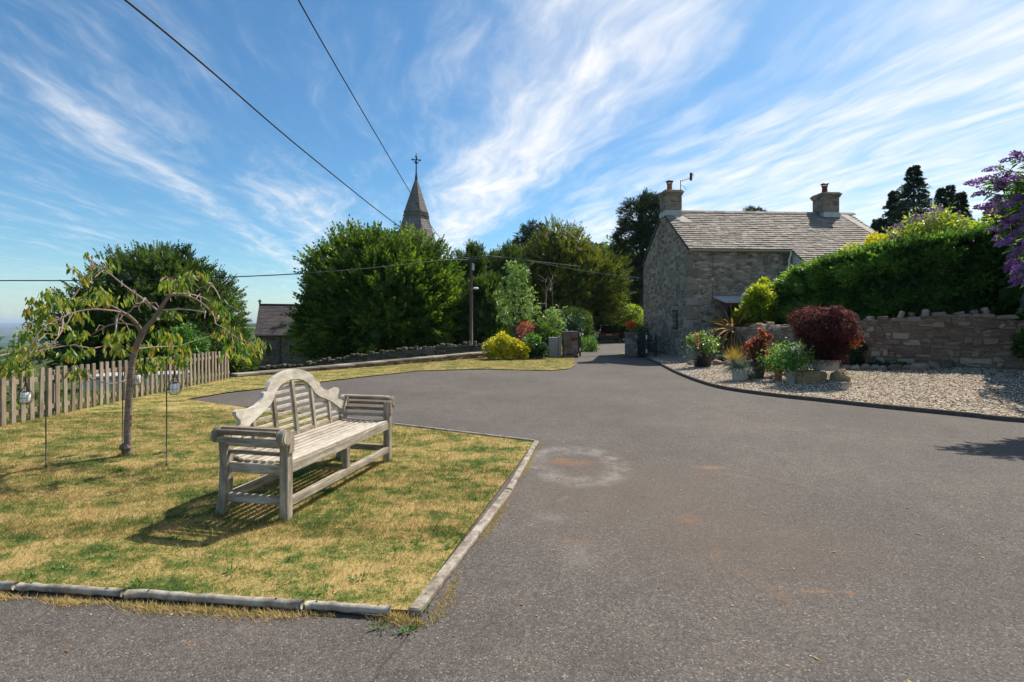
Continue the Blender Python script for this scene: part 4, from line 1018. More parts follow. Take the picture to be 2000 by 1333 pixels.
wallmesh([[(0, W_, 0), (LEN, W_, 0), (LEN, W_, EV), (0, W_, EV)]], 'back_wall', STONE_HOUSE)
# quoins up the near corner
q = M(); z = .05; k = 0
while z < EV - .25:
    h_ = R.uniform(.22, .34); lx, ly = (.42, .22) if k % 2 else (.2, .42); z1 = min(z + h_, EV - .15)
    q.box((lx / 2 - .018, ly / 2 - .018, (z + z1) / 2), (lx / 2, ly / 2, (z1 - z) / 2 - .006), .015, None, .015); z = z1; k += 1
QU = stonemat('quoin_stone', [(0.1, (.15, .122, .095)), (.5, (.26, .218, .175)), (.95, (.40, .345, .285))])
q.build('quoins', QU, ho)
win = M()
for (a_, b_) in (((rv - .03, wy0 + .03, 1.52), (.03, .03, .40)), ((rv - .03, wy1 - .03, 1.52), (.03, .03, .40)), ((rv - .03, (wy0 + wy1) / 2, wz1 - .03), (.028, .25, .03)), ((rv - .03, (wy0 + wy1) / 2, wz0 + .03), (.028, .25, .03)), ((rv - .03, (wy0 + wy1) / 2, 1.56), (.02, .25, .018))):
    win.box(a_, b_, .004)
wn_ = win.build('window', DARKWOOD, ho)
q = M(); q.add([(rv - .025, wy0, wz0), (rv - .025, wy1, wz0), (rv - .025, wy1, wz1), (rv - .025, wy0, wz1)], [[0, 1, 2, 3]]); q.build('pane', GLASS, wn_)
q = M(); q.box((.03, (wy0 + wy1) / 2, wz1 + .07), (.07, .36, .07), .012, None, .01); q.box((.0, (wy0 + wy1) / 2, wz0 - .03), (.06, .34, .03), .01); q.build('lintel_and_sill', QU, wn_)
# roof slates as real rows
def slate_roof(o, p0, ex, eu, L_, S_, mat, rows, tw, name='roof', th=.014, skip=None, over=None):
    """p0 lower-left corner, ex along eaves, eu up slope"""
    ex = unit(np.array(ex, float)); eu = unit(np.array(eu, float)); n_ = np.cross(ex, eu); q = M(); g = S_ / rows
    pts = np.array([p0, p0 + ex * L_, p0 + ex * L_ + eu * S_, p0 + eu * S_]) - n_ * .02; q.add(pts, [[0, 1, 2, 3]], .3)
    for r_ in range(rows):
        x = -(tw * (.5 if r_ % 2 else 0)) - R.uniform(0, .03)
        while x < L_:
            wv = tw * R.uniform(.75, 1.25); a_, b_ = max(x, 0), min(x + wv - .013, L_)
            if b_ - a_ > .03 and not (skip and skip((a_ + b_) / 2, (r_ + .5) * g)):
                lift = R.uniform(.6, 1.9) * th; dd = R.uniform(-.012, .012); rn = np.clip(R.normal(.5, .22), 0, 1)
                c0 = p0 + ex * a_ + eu * (r_ * g + dd); c1 = p0 + ex * b_ + eu * (r_ * g + dd + R.uniform(-.006, .006))
                t0 = p0 + ex * a_ + eu * min((r_ + 1.08) * g, S_); t1 = p0 + ex * b_ + eu * min((r_ + 1.08) * g, S_)
                V = [c0, c1, c0 + n_ * (lift + .012), c1 + n_ * (lift + .012), t1 + n_ * .004, t0 + n_ * .004]
                q.add(V, [[0, 1, 3, 2], [2, 3, 4, 5]], rn)
                q.add([c0, c0 + n_ * (lift + .012), t0 + n_ * .004], [[0, 1, 2]], rn); q.add([c1, c1 + n_ * (lift + .012), t1 + n_ * .004], [[0, 2, 1]], rn)
            x += wv
    return q.build(name, mat, o)
ov = .16; su = unit(np.array([0, W_ / 2, RG - EV])); sl = math.hypot(W_ / 2, RG - EV)
pA = np.array([-.04, 0, EV]) - su * ov + np.array([0, 0, .10])
XC = 3.95     # where the lower catslide begins
rf = slate_roof(ho, pA, (1, 0, 0), su, LEN + .08, sl + ov, TILE, 19, .27)
# catslide
cs = 1.35; pB = pA + np.array([XC, 0, 0]) - su * cs
slate_roof(ho, pB, (1, 0, 0), su, LEN + .08 - XC, cs + .02, TILE, 8, .27, 'lower_roof')
sb = unit(np.array([0, -W_ / 2, RG - EV])); pC = np.array([LEN + .04, W_, EV]) - sb * ov + np.array([0, 0, .10])
slate_roof(ho, pC, (-1, 0, 0), sb, LEN + .08, sl + ov, TILE, 19, .27, 'back_roof')
q = M(); x = -.04
while x < LEN + .04:
    q.prism([(-.13, -.07), (-.015, .035), (.015, .035), (.13, -.07), (.11, -.09), (0, .0), (-.11, -.09)], x, x + .44, np.array([[0, 1, 0], [0, 0, 1], [1, 0, 0.]]), (0, pk, RG + .13)); x += .45
q.build('ridge_tiles', TILE, ho)
# verge slates edge (pale mortar fillet) near both ends
FIL = simple('lime_fillet', [(0, (.36, .32, .28)), (1, (.56, .52, .47))], 4, .9, .2, .2, .01)
for x in (.18, LEN - .55):
    q = M(); n_ = np.cross(np.array([1, 0, 0]), su)
    a0 = pA + np.array([x + .04, 0, 0]) + su * (sl + ov - .12) + n_ * .032; a1 = a0 - su * (1.0 if x < 1 else 1.9)
    q.add([a0, a0 + np.array([.35, 0, 0]), a1 + np.array([.75 if x < 1 else .5, 0, 0]), a1 + np.array([.25, 0, 0])], [[0, 1, 2, 3]]); q.build('lime_fillet', FIL, rf)
# bargeboard on the gable rake
q = M()
for su_, y0 in ((su, 0), (sb, W_)):
    c_ = np.array([-.02, y0, EV + .04]) + su_ * (sl - ov) / 2
    n_ = np.cross(np.array([1, 0, 0]), su_); q.box(c_, (.02, sl / 2 + ov / 2, .035), .004, np.array([[1, 0, 0], su_, n_]))
q.build('verge_trim', DARKWOOD, ho)
# gutter + downpipe + soffit
q = M(); gy_ = pA[1] - .05; gz_ = pA[2] - .04
a_ = np.linspace(math.pi, 2 * math.pi, 8); A = [[(x, gy_ + .055 * math.cos(t_), gz_ + .05 * math.sin(t_)) for t_ in a_] for x in (-.03, XC + .02)]
q.quadgrid(A); A = [[(x, gy_ + .048 * math.cos(t_), gz_ + .043 * math.sin(t_)) for t_ in a_] for x in (-.03, XC + .02)]; q.quadgrid(A)
q.box((XC / 2, -.05, EV - .05), (XC / 2, .045, .03), .004)
gt = q.build('gutter', CREAM, ho)
q = M(); q.tube([(XC - .08, gy_, gz_ - .03), (XC - .08, gy_, gz_ - .15), (XC - .08, -.06, gz_ - .35), (XC - .08, -.06, .1)], .038, 10); q.build('downpipe', WHITE, ho, smooth=True)
# white projecting bay under the catslide
yb = -1.08; zl = EV - .85
wallmesh([[(XC + .08, 0, 0), (XC + .08, yb, 0), (XC + .08, yb, zl - .03), (XC + .08, 0, EV - .02)]], 'bay_side_wall', PALEPAINT)
wallmesh([[(XC + .08, yb, 0), (LEN, yb, 0), (LEN, yb, zl), (XC + .08, yb, zl)]], 'bay_front_wall', PALEPAINT)
# electric cable clipped to the front wall
q = M(); q.tube([(.92, -.02, EV - .1), (.94, -.02, 3.0), (.90, -.02, 2.2)], .011, 6); q.build('wall_cable', WIREG, ho)
q = M(); q.box((.90, -.05, 3.05), (.04, .04, .06), .005); q.build('junction_box', CREAM, ho)
# lean-to door hood
q = M(); q.add([(.95, -1.0, 2.18), (2.6, -1.0, 2.18), (2.6, 0, 2.42), (.95, 0, 2.42), (.95, -1.0, 2.12), (2.6, -1.0, 2.12), (2.6, 0, 2.36), (.95, 0, 2.36)], [[0, 1, 2, 3], [7, 6, 5, 4], [0, 4, 5, 1], [0, 3, 7, 4], [1, 5, 6, 2]]); hood = q.build('door_hood', LEAD, ho)
q = M(); q.box((1.02, -.94, 1.1), (.05, .05, 1.02), .005); q.box((2.5, -.94, 1.1), (.05, .05, 1.02), .005); q.box((1.76, -.94, 2.06), (.8, .04, .06), .005); q.build('hood_posts', DARKWOOD, ho)
q = M(); q.box((1.9, -.02, 1.0), (.45, .03, 1.0), .006); dr = q.build('door', DARKWOOD, ho); q = M(); q.box((1.6, -.07, 1.0), (.012, .03, .06), .003); q.build('handle', LEAD, dr)
# chimneys
def chimney(x0, x1, dy, ztop, potcol, band=True, name='chimney'):
    c_ = M(); xm = (x0 + x1) / 2; hx = (x1 - x0) / 2; zb_ = RG - .75
    c_.box((xm, pk, (zb_ + ztop - .17) / 2), (hx, dy, (ztop - .17 - zb_) / 2), .01)
    ch = c_.build(name, BRICKISH, ho)
    q = M(); q.box((xm, pk, ztop - .135), (hx + .04, dy + .04, .04), .01); q.box((xm, pk, ztop - .06), (hx + .075, dy + .075, .04), .012); q.box((xm, pk, ztop), (hx + .03, dy + .03, .03), .01); q.build('capping', BRICKISH, ch)
    q = M(); q.box((xm, pk - .02, RG - .03), (hx + .015, dy + .04, .11), .01); q.build('flashing', LEAD, ch)
    q = M(); q.lathe([(.13, 0), (.115, .08), (.10, .30), (.12, .32), (.12, .35), (.085, .35), (.08, .1)], (xm - .05, pk, ztop + .02), 18); q.build('chimney_pot', potcol, ch, smooth=True)
    q = M()
    for a in range(4):
        q.tube([(xm - .05 + .085 * math.cos(a * 1.57 + .8), pk + .085 * math.sin(a * 1.57 + .8), ztop + .36), (xm - .05 + .085 * math.cos(a * 1.57 + .8), pk + .085 * math.sin(a * 1.57 + .8), ztop + .46)], .008, 5)
    q.lathe([(0, .54), (.08, .515), (.17, .47), (.165, .46), (0, .50)], (xm - .05, pk, ztop), 16); q.lathe([(.11, .40), (.13, .40), (.13, .43), (.11, .43)], (xm - .05, pk, ztop), 16)
    q.build('cowl', BLACKM, ch)
    return ch
chimney(-.03, .68, .34, 6.98, TERRA)
chimney(6.86, 7.58, .36, 6.98, simple('dull_red_pot', [(0, (.16, .05, .035)), (1, (.26, .09, .06))], 7, .8, .2, .1, .003))
# aerial
q = M(); q.tube([(.78, pk + .1, RG - .1), (.80, pk + .1, 7.55)], .016, 6)
q.tube([(.80, pk + .1, 7.50), (1.02, pk - .25, 7.52), (1.12, pk - .5, 7.62)], .010, 5)
for k in range(7):
    f = k / 6; q.tube([(.85 + .27 * f, pk - .5 * f + .02, 7.50 + .06 * f - .10), (.85 + .27 * f, pk - .5 * f + .02, 7.50 + .06 * f + .10)], .005, 4)
q.add([(1.02, pk - .3, 7.42), (1.14, pk - .3, 7.42), (1.14, pk - .34, 7.74), (1.02, pk - .34, 7.74)], [[0, 1, 2, 3]])
q.tube([(.80, pk + .1, 7.35), (.95, pk, 7.22), (1.0, pk, 7.10)], .008, 5)
q.build('tv_aerial', BLACKM, ho)

# ------------------------------------------------------------ church
def church():
    z0 = -3.2; o = thing('church', (-22.2, 44, z0), 'low stone church hall with dark slate roof between the two yew trees', 'church')
    b0 = np.array(o.location)
    # nave: eaves along x; slight turn
    q = M(); x0, x1, y0, y1 = -22.2, -9.0, 44.0, 50.4; ze, zr = .40, 3.0
    def V(*p): return [np.array(k, float) - b0 for k in p]
    q.add(V((x0, y0, z0), (x1, y0, z0), (x1, y0, ze), (x0, y0, ze)), [[0, 1, 2, 3]], .5)
    q.add(V((x0, y0, z0), (x0, y1, z0), (x0, y1, ze), (x0, (y0 + y1) / 2, zr), (x0, y0, ze)), [[0, 1, 2, 3, 4]], .5)
    q.add(V((x0, y1, z0), (x1, y1, z0), (x1, y1, ze), (x0, y1, ze)), [[0, 1, 2, 3]], .5)
    q.add(V((x1, y0, z0), (x1, y1, z0), (x1, y1, ze), (x1, (y0 + y1) / 2, zr), (x1, y0, ze)), [[0, 1, 2, 3, 4]], .5)
    q.build('wall', STONE_CHURCH, o)
    su_ = unit(np.array([0, (y1 - y0) / 2, zr - ze])); sl_ = math.hypot((y1 - y0) / 2, zr - ze)
    slate_roof(o, np.array([x0 - .1, y0, ze + .05]) - su_ * .3 - b0, (1, 0, 0), su_, x1 - x0 + .2, sl_ + .3, TILE_DK, 22, .4, th=.01)
    sb_ = unit(np.array([0, -(y1 - y0) / 2, zr - ze]))
    slate_roof(o, np.array([x1 + .1, y1, ze + .05]) - sb_ * .3 - b0, (-1, 0, 0), sb_, x1 - x0 + .2, sl_ + .3, TILE_DK, 22, .4, th=.01, name='back_roof')
    q = M(); q.box(np.array([(x0 + x1) / 2, (y0 + y1) / 2, zr + .1]) - b0, ((x1 - x0) / 2 + .1, .1, .06), .02); q.build('ridge', TILE_DK, o)
    q = M(); q.box(np.array([x0 - .05, (y0 + y1) / 2, zr + .32]) - b0, (.08, .08, .22), .03); q.box(np.array([x0 - .05, (y0 + y1) / 2, zr + .38]) - b0, (.16, .06, .05), .02); q.build('gable_cross', S_GREY, o)
    q = M(); q.box(np.array([(x0 + x1) / 2, y0 - .2, ze - .12]) - b0, ((x1 - x0) / 2, .06, .06), .02); q.build('gutter', BLACKM, o)
    q = M(); q.tube(V((-20.3, y0 - .1, ze - .1), (-20.3, y0 - .1, z0)), .06, 8); q.build('downpipe', BLACKM, o)
    for xw in (-21.2, -19.35):
        f = M(); f.box(np.array([xw, y0 - .02, -1.0]) - b0, (.32, .06, .62), .03); wnd = f.build('window', S_GREY, o)
        g = M(); g.box(np.array([xw, y0 - .075, -1.0]) - b0, (.22, .01, .52), .003); g.build('pane', GLASS, wnd)
    o.location.x = -22.0; o.rotation_euler = (0, 0, .35)
    return o
church()
def spire():
    d = 55.0; cx, cz = (813 - 1000) / 1000 * d, 0
    z0 = -3.5; o = thing('church_tower', (cx, d, z0), 'octagonal church spire with banded shingles and iron cross rising behind the big yew', 'church tower')
    zf = lambda py: EYE - (py - 630) / 1000 * d - z0
    def oct_(r_, z): a = np.arange(8) * math.pi / 4 + math.pi / 8 + .10; return [(r_ * math.cos(t_), r_ * math.sin(t_), z) for t_ in a]
    k = d / 1000
    q = M(); q.quadgrid([oct_(4.1, 0), oct_(4.1, zf(520)), oct_(4.3, zf(519)), oct_(4.3, zf(512))], None, closed=True); q.build('tower', STONE_CHURCH, o)
    rows = M()
    def face(r0, z0_, r1, z1_, n):
        for i in range(n):
            f0, f1 = i / n, (i + 1) / n; ra = r0 + (r1 - r0) * f0 + .035; rb = r0 + (r1 - r0) * f1; za = z0_ + (z1_ - z0_) * f0; zb_ = z0_ + (z1_ - z0_) * f1
            A, B, C = oct_(ra - .035, za), oct_(ra, za), oct_(rb, zb_)
            for j in range(8):
                j2 = (j + 1) % 8; cc = 7 if ra > .9 else 4
                for s_ in range(cc):
                    u0, u1 = s_ / cc, (s_ + 1) / cc; L2 = lambda P, Q, u: np.array(P) * (1 - u) + np.array(Q) * u
                    rn = np.clip(R.normal(.5, .25), 0, 1)
                    rows.add([L2(B[j], B[j2], u0), L2(B[j], B[j2], u1), L2(C[j], C[j2], u1), L2(C[j], C[j2], u0)], [[0, 1, 2, 3]], rn)
                rows.add([A[j], A[j2], B[j2], B[j]], [[0, 1, 2, 3]], .2)
    face(3.05, zf(512), 27 * k, zf(431), 20)
    face(23.5 * k, zf(414), 2.8 * k, zf(352), 24)
    rows.build('spire_shingles', SPIRE, o)
    q = M(); q.quadgrid([oct_(27 * k, zf(431)), oct_(27.3 * k, zf(430)), oct_(27.3 * k, zf(427.5)), oct_(25 * k, zf(427)), oct_(25 * k, zf(424.5)), oct_(26.6 * k, zf(424)), oct_(26.6 * k, zf(421.5)), oct_(24.5 * k, zf(421)), oct_(24.5 * k, zf(418.5)), oct_(25.6 * k, zf(418)), oct_(25.2 * k, zf(415)), oct_(23.5 * k, zf(414))], .2, closed=True)
    q.build('moulded_band', SPIRE, o)
    q = M(); q.lathe([(3.2 * k, zf(356)), (2.4 * k, zf(345)), (1.4 * k, zf(338)), (1.0 * k, zf(318)), (.8 * k, zf(300)), (0, zf(298))], seg=10)
    q.blob((0, 0, zf(306)), (.12, .12, .16), 0); q.blob((0, 0, zf(318)), (.16, .16, .14), 0)
    for a in (0.3, 0.3 + math.pi / 2):
        for sg in (-1, 1):
            v_ = np.array([math.cos(a) * sg, math.sin(a) * sg, 0]); q.tube([np.array([0, 0, zf(312)]), v_ * .40 + [0, 0, zf(312)]], .05, 6); q.blob(v_ * .42 + [0, 0, zf(312)], (.09, .09, .12), 0, nu=8, nv=6)
            q.tube([np.array([0, 0, zf(318)]), v_ * .25 + [0, 0, zf(316)], v_ * .3 + [0, 0, zf(313)]], .03, 5)
    q.build('iron_cross', BLACKM, o)
spire()

# ------------------------------------------------------------ utility pole, wires
pd = 30.0; pz = float(Hgt((920 - 1000) / 1000 * pd, pd))
pole = thing('utility_pole', ((920 - 1000) / 1000 * pd, pd, pz), 'wooden utility pole carrying the overhead cables in front of the trees', 'utility pole')
ptop = EYE + (630 - 500) / 1000 * pd - pz
q = M(); q.tube([(0, 0, 0), (0, 0, ptop * .5), (0, 0, ptop)], [.115, .10, .085], 12); q.build('shaft', POLEW, pole, smooth=True)
q = M(); q.box((0, -.12, ptop - .3), (.32, .03, .04), .005)
for x in (-.28, 0.28): q.lathe([(.02, 0), (.04, .03), (.03, .08), (.04, .1), (0, .14)], (x, -.12, ptop - .26), 8)
q.build('crossarm', BLACKM, pole)
q = M(); q.box((.12, -.05, ptop - .65), (.06, .08, .2), .01); q.build('junction_box', LEAD, pole)
lampz = EYE + (630 - 564) / 1000 * pd - pz
q = M(); q.tube([(0, -.1, lampz - .1), (.12, -.2, lampz + .03), (.22, -.3, lampz + .02)], .02, 6); lm_ = q.build('lamp_arm', LEAD, pole)
q = M(); q.blob((.30, -.36, lampz), (.17, .11, .07), .03, 1, 3); q.build('lamp_head', WHITE, pole, smooth=True)
PT = np.array([(920 - 1000) / 1000 * pd, pd - .12, ptop + pz - .2])
def wire(pts, rad, label, mat=WIRE):
    pts = np.array(pts); c_ = catmull(pts, 10); b0 = c_[len(c_) // 2].copy()
    q = M(); q.tube(c_ - b0, rad, 6); o = q.build('overhead_wire', mat, None, smooth=True); o.location = tuple(b0)
    tag(o, label, 'cable')
wire([P3(0, -190, 5.0), P3(245, 0, 7.0), P3(400, 128, 9.0), P3(600, 300, 13.5), P3(778, 441, 21), P3(860, 492, 26.5), PT], .017, 'thick black cable sweeping down from the top left of the sky to the pole top')
wire([P3(520, -125, 6.5), P3(583, 0, 8.2), P3(680, 170, 12), P3(795, 365, 18), P3(845, 446, 23), P3(890, 497, 27.5), PT + [0, 0, .05]], .014, 'thin black cable crossing the sky just left of the spire down to the pole')
wire([P3(-300, 549, 22), P3(0, 548, 20), P3(250, 547, 20.5), P3(540, 537, 22), P3(720, 524, 24.5), P3(870, 508, 28), PT + [-.1, 0, -.05]], .024, 'nearly level black cable crossing in front of the two yews to the pole')
wire([PT + [.1, 0, 0], P3(990, 503, 28), P3(1100, 522, 26), P3(1180, 535, 25), P3(1251, 543, 24.3)], .018, 'pale cable sagging from the pole right to the cottage gable', WIREG)
wire([PT + [.1, 0, .12], P3(960, 500, 30.5), P3(1060, 512, 36), P3(1180, 524, 44), P3(1300, 530, 55)], .012, 'thin cable running from the pole on across the olive coloured yew', WIREG)

# ------------------------------------------------------------ car on the lane
def car():
    d = 46.6; x = .185 * d; o = thing('parked_car', (x, d, lane_z(d) + .012), 'dark red estate car parked on the lane beyond the gates, seen from behind', 'car', rz=-.10)
    PAINT = simple('dark_red_paint', [(0, (.05, .008, .012)), (1, (.07, .012, .018))], 3, .22, .6, 0); 
    # cross sections along y (rear at y=-2.1 .. front 2.1)
    def sect(y, w_, zb_, zs, zt, wt):
        return [(-w_ * .92, y, zb_), (-w_, y, zb_ + .18), (-w_ * 1.0, y, zs - .1), (-w_ * .96, y, zs), (-wt, y, zt), (0, y, zt + .02), (wt, y, zt), (w_ * .96, y, zs), (w_, y, zs - .1), (w_, y, zb_ + .18), (w_ * .92, y, zb_)]
    q = M(); S_ = [sect(-2.15, .78, .35, .78, .80, .70), sect(-2.08, .87, .28, .90, .93, .76), sect(-1.9, .89, .25, .93, .96, .76), sect(-.5, .90, .24, .92, .95, .76), sect(.9, .90, .24, .90, .93, .74), sect(1.8, .86, .25, .80, .82, .70), sect(2.15, .76, .33, .62, .64, .6)]
    q.quadgrid(S_, .5, closed=True)
    q.add(S_[0], [list(range(11))], .5); q.add(S_[-1], [list(range(11))], .5)
    body = q.build('body', PAINT, o, smooth=False)
    q = M(); C = [[(-.76, -2.02, .92), (-.60, -1.62, 1.40), (.60, -1.62, 1.40), (.76, -2.02, .92)], [(-.78, -1.5, .92), (-.60, -1.35, 1.46), (.60, -1.35, 1.46), (.78, -1.5, .92)], [(-.78, .3, .92), (-.60, .1, 1.46), (.60, .1, 1.46), (.78, .3, .92)], [(-.75, 1.15, .92), (-.58, .45, 1.40), (.58, .45, 1.40), (.75, 1.15, .92)]]
    q.quadgrid(C, .5); q.add(C[0], [[0, 1, 2, 3]]); q.add(C[-1], [[0, 1, 2, 3]]); q.build('windows', GLASS, o)
    q = M(); q.box((0, -.62, 1.465), (.60, .98, .022), .015); q.build('roof', PAINT, o)
    for sx in (-1, 1):
        q = M(); q.box((sx * .55, -.6, 1.51), (.015, .8, .014), .004); q.build('roof_rail', LEAD, o)
        q = M(); q.box((sx * .73, -2.085, .78), (.12, .06, .11), .02); q.build('tail_light', simple('tail_light_red', [(0, (.35, .01, .01)), (1, (.5, .02, .02))], 3, .2, .6, 0), o)
        for y in (-1.35, 1.35):
            q = M(); q.tube([(sx * .70, y, .32), (sx * .90, y, .32)], .32, 20); wh = q.build('wheel', BLACKM, o); q = M(); q.tube([(sx * .89, y, .32), (sx * .915, y, .32)], .19, 14); q.build('rim', LEAD, wh)
    q = M(); q.box((0, -2.16, .44), (.82, .06, .13), .03); q.build('bumper', BLACKM, o)
    q = M(); q.box((0, -2.17, .70), (.26, .01, .055), .004); q.build('number_plate', simple('yellow_plate', [(0, (.5, .36, .08)), (1, (.6, .45, .12))], 3, .5, .3, 0), o)
car()
# ------------------------------------------------------------ foliage builders
def fib(n, zmin=-1.0):
    k = np.arange(n) + .5; z = 1 - (1 - zmin) * k / n; a = k * 2.399963 + R.rand() * 6; r_ = np.sqrt(np.maximum(0, 1 - z * z)); return np.stack([r_ * np.cos(a), r_ * np.sin(a), z], 1)
def lobed(c, rad, n, lr, zmin=-.8, squeeze=(.70, .95), jit=.06):
    u = fib(n, zmin) + R.randn(n, 3) * jit; u = unit(u); rad = np.array(rad, float); C = np.array(c) + u * rad * R.uniform(*squeeze, (n, 1)); return C, u, lr * R.uniform(.65, 1.3, n)
def lobe_pts(C, u, lr, per):
    n = len(C); D = unit(u[:, None] * .7 + R.randn(n, per, 3) * .8); P_ = C[:, None] + D * lr[:, None, None] * R.uniform(.6, 1.05, (n, per, 1)); return P_.reshape(-1, 3), D.reshape(-1, 3), np.repeat(R.rand(n), per)
def sprays(m, O, D, L, lw, ll, K=6, r=None, droop=0.0):
    """feathery sprays: O origin, D dir, L spray length, leaf width lw, leaf length ll"""
    n = len(O); D = unit(D); S = unit(np.cross(D, R.randn(n, 3))); L = np.broadcast_to(L, (n,))
    if r is None: r = R.rand(n)
    for k in range(K):
        t = k / K; p = O + D * (L * t)[:, None]; p[:, 2] -= droop * L * t * t
        for sg in (-1, 1):
            dd = unit(D * .8 + S * sg * (.75 - .3 * t) + np.array([0, 0, .12 - droop])); q = n
            m.cards(p, dd, ll * (1.1 - .65 * t) * R.uniform(.7, 1.2, n), lw, np.clip(r + R.randn(n) * .12, 0, 1))
    p = O + D * (L * .9)[:, None]; p[:, 2] -= droop * L * .8
    m.cards(p, D, ll * .7, lw, r)
def clumpy(P_, scale=.9, seed=0):
    return np.array([mnoise.noise(Vector(p) * scale + Vector((seed, seed * 2, 0))) for p in P_])
def tree(name, label, cat, base, crowns, mat, kind='yew', trunk=(.25, .5), group=None, lim=4, dens=1.0, core=True, bark=None, K=4, sprL=.55, lw=.07, ll=.26, zfloor=None, per=40, lean_up=.45):
    """crowns: list of (cx,cy,cz,rx,ry,rz,nlobes,lobe_r) in world metres"""
    base = np.array(base, float); o = thing(name, base, label, cat, group)
    tm = M(); top = max(c[2] for c in crowns) - base[2]
    if trunk:
        n = 7; tz = np.linspace(0, top, n); ww = R.randn(n, 2) * .06 * trunk[0] * 3; ww[0] = 0
        tp = np.stack([ww[:, 0] + (crowns[0][0] - base[0]) * tz / top, ww[:, 1] + (crowns[0][1] - base[1]) * tz / top, tz], 1); tm.tube(tp, np.linspace(trunk[0] * 1.15, trunk[0] * .35, n), 10)
        for c in crowns:
            for k in range(lim):
                a = R.uniform(0, 6.28); e = np.array([c[0] + c[3] * .7 * math.cos(a), c[1] + c[4] * .7 * math.sin(a), c[2] + c[5] * R.uniform(-.4, .5)]) - base
                s_ = tp[R.randint(2, n)]; mid = (s_ + e) / 2 + [0, 0, .1]; tm.tube(catmull(np.array([s_, mid, e]), 4), np.linspace(trunk[0] * .4, .03, 9), 7)
        tm.build('trunk', bark or BARK, o, smooth=True)
    m = M()
    for ci, c in enumerate(crowns):
        C, u, lr = lobed(c[:3], c[3:6], int(c[6]), c[7])
        P_, D, rl = lobe_pts(C, u, lr, int(per * dens))
        nz = clumpy(P_, 1.1 / max(.6, c[7]), ci)
        keep = nz > (-.24 if kind == 'yew' else -.42); ur = np.repeat(u, int(per * dens), 0)
        inside = (((P_ - np.array(c[:3])) / np.array(c[3:6])) ** 2).sum(1) > .42
        keep &= inside
        if zfloor is not None: keep &= P_[:, 2] > zfloor
        P_, D, rl, ur = P_[keep], D[keep], rl[keep], ur[keep]
        rr_ = np.clip(.5 + (rl - .5) * .5 + R.randn(len(P_)) * .16, 0, 1)
        if kind == 'yew':
            D = unit(D * .6 + ur * .7 + np.array([0, 0, lean_up]))
            sprays(m, P_ - base, D, sprL * R.uniform(.5, 1.35, len(P_)), lw, ll, K, rr_)
        elif kind == 'leaf':
            m.cards(P_ - base, unit(D + R.randn(len(P_), 3) * .7 + [0, 0, -.15]), ll * R.uniform(.6, 1.3, len(P_)), lw, rr_, flat=.4)
        elif kind == 'pine':
            sprays(m, P_ - base, unit(D * np.array([1, 1, .35]) + [0, 0, .15]), sprL * R.uniform(.6, 1.2, len(P_)), lw, ll, K, rr_)
        if core:
            for i in range(0, len(C), 1):
                if zfloor is not None and C[i][2] < zfloor: continue
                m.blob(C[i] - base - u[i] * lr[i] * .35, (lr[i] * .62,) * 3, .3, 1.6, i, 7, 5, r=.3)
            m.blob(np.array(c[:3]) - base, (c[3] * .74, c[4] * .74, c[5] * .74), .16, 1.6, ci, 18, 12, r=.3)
    m.build('crown', mat, o)
    return o
def gzl(x, y): return float(Hgt(x, y))

YEW = leafmat('yew_leaf', [(0, (.016, .040, .007)), (.4, (.055, .115, .016)), (.75, (.125, .205, .028)), (1, (.22, .29, .045))], .40, .5, .7, .3)
YEWD = leafmat('dark_yew_leaf', [(0, (.013, .030, .008)), (.5, (.050, .095, .020)), (1, (.12, .18, .038))], .40, .5, .7, .3)
OLIVE = leafmat('olive_yew_leaf', [(0, (.022, .040, .008)), (.4, (.070, .105, .018)), (.75, (.145, .175, .030)), (1, (.23, .215, .04))], .38, .55, .5, .3)
PINE = leafmat('pine_leaf', [(0, (.008, .020, .009)), (.5, (.024, .048, .018)), (1, (.06, .09, .035))], .2, .6, .6, .3)
FIRG = leafmat('fir_leaf', [(0, (.008, .024, .014)), (.5, (.022, .055, .030)), (1, (.05, .10, .05))], .2, .6, .6, .3)
BROAD = leafmat('broad_leaf', [(0, (.03, .07, .015)), (.5, (.08, .16, .03)), (1, (.18, .27, .06))], .4, .5, .5, .35)
BROADD = leafmat('mid_green_leaf', [(0, (.012, .035, .010)), (.5, (.035, .085, .02)), (1, (.09, .15, .035))], .35, .5, .5, .35)
LIGHT = leafmat('pale_green_leaf', [(0, (.06, .13, .04)), (.5, (.16, .28, .08)), (1, (.36, .50, .20))], .4, .4, 1.2, .5)
YELL = leafmat('golden_leaf', [(0, (.20, .24, .02)), (.4, (.42, .42, .03)), (1, (.68, .60, .06))], .35, .45, 2, .4)
HEDGE = leafmat('hedge_leaf', [(0, (.018, .058, .014)), (.45, (.070, .165, .036)), (.8, (.155, .285, .055)), (1, (.30, .45, .10))], .45, .42, 1.2, .4)
LIME = leafmat('lime_leaf', [(0, (.10, .20, .03)), (.5, (.26, .38, .05)), (1, (.50, .55, .10))], .4, .45, 2, .4)
RED = leafmat('purple_maple_leaf', [(0, (.026, .009, .010)), (.45, (.070, .023, .023)), (.8, (.14, .055, .048)), (1, (.25, .12, .10))], .28, .6, 2.5, .2, (1.5, .6, .5))
ORNG = leafmat('orange_maple_leaf', [(0, (.12, .035, .02)), (.5, (.29, .105, .045)), (1, (.48, .24, .11))], .4, .5, 3, .4, (1.5, .7, .3))
BLUEG = leafmat('blue_fescue', [(0, (.10, .15, .11)), (.6, (.22, .30, .24)), (1, (.36, .44, .36))], .25, .5, 4, .3, (1.1, 1.1, .9))
GOLDG = leafmat('golden_sedge', [(0, (.22, .15, .03)), (1, (.52, .38, .10))], .3, .6, 4, .3)
PURP = leafmat('purple_panicle', [(0, (.10, .04, .13)), (.5, (.22, .11, .30)), (1, (.42, .27, .52))], .3, .6, 6, .2, (1.2, .8, 1.3))
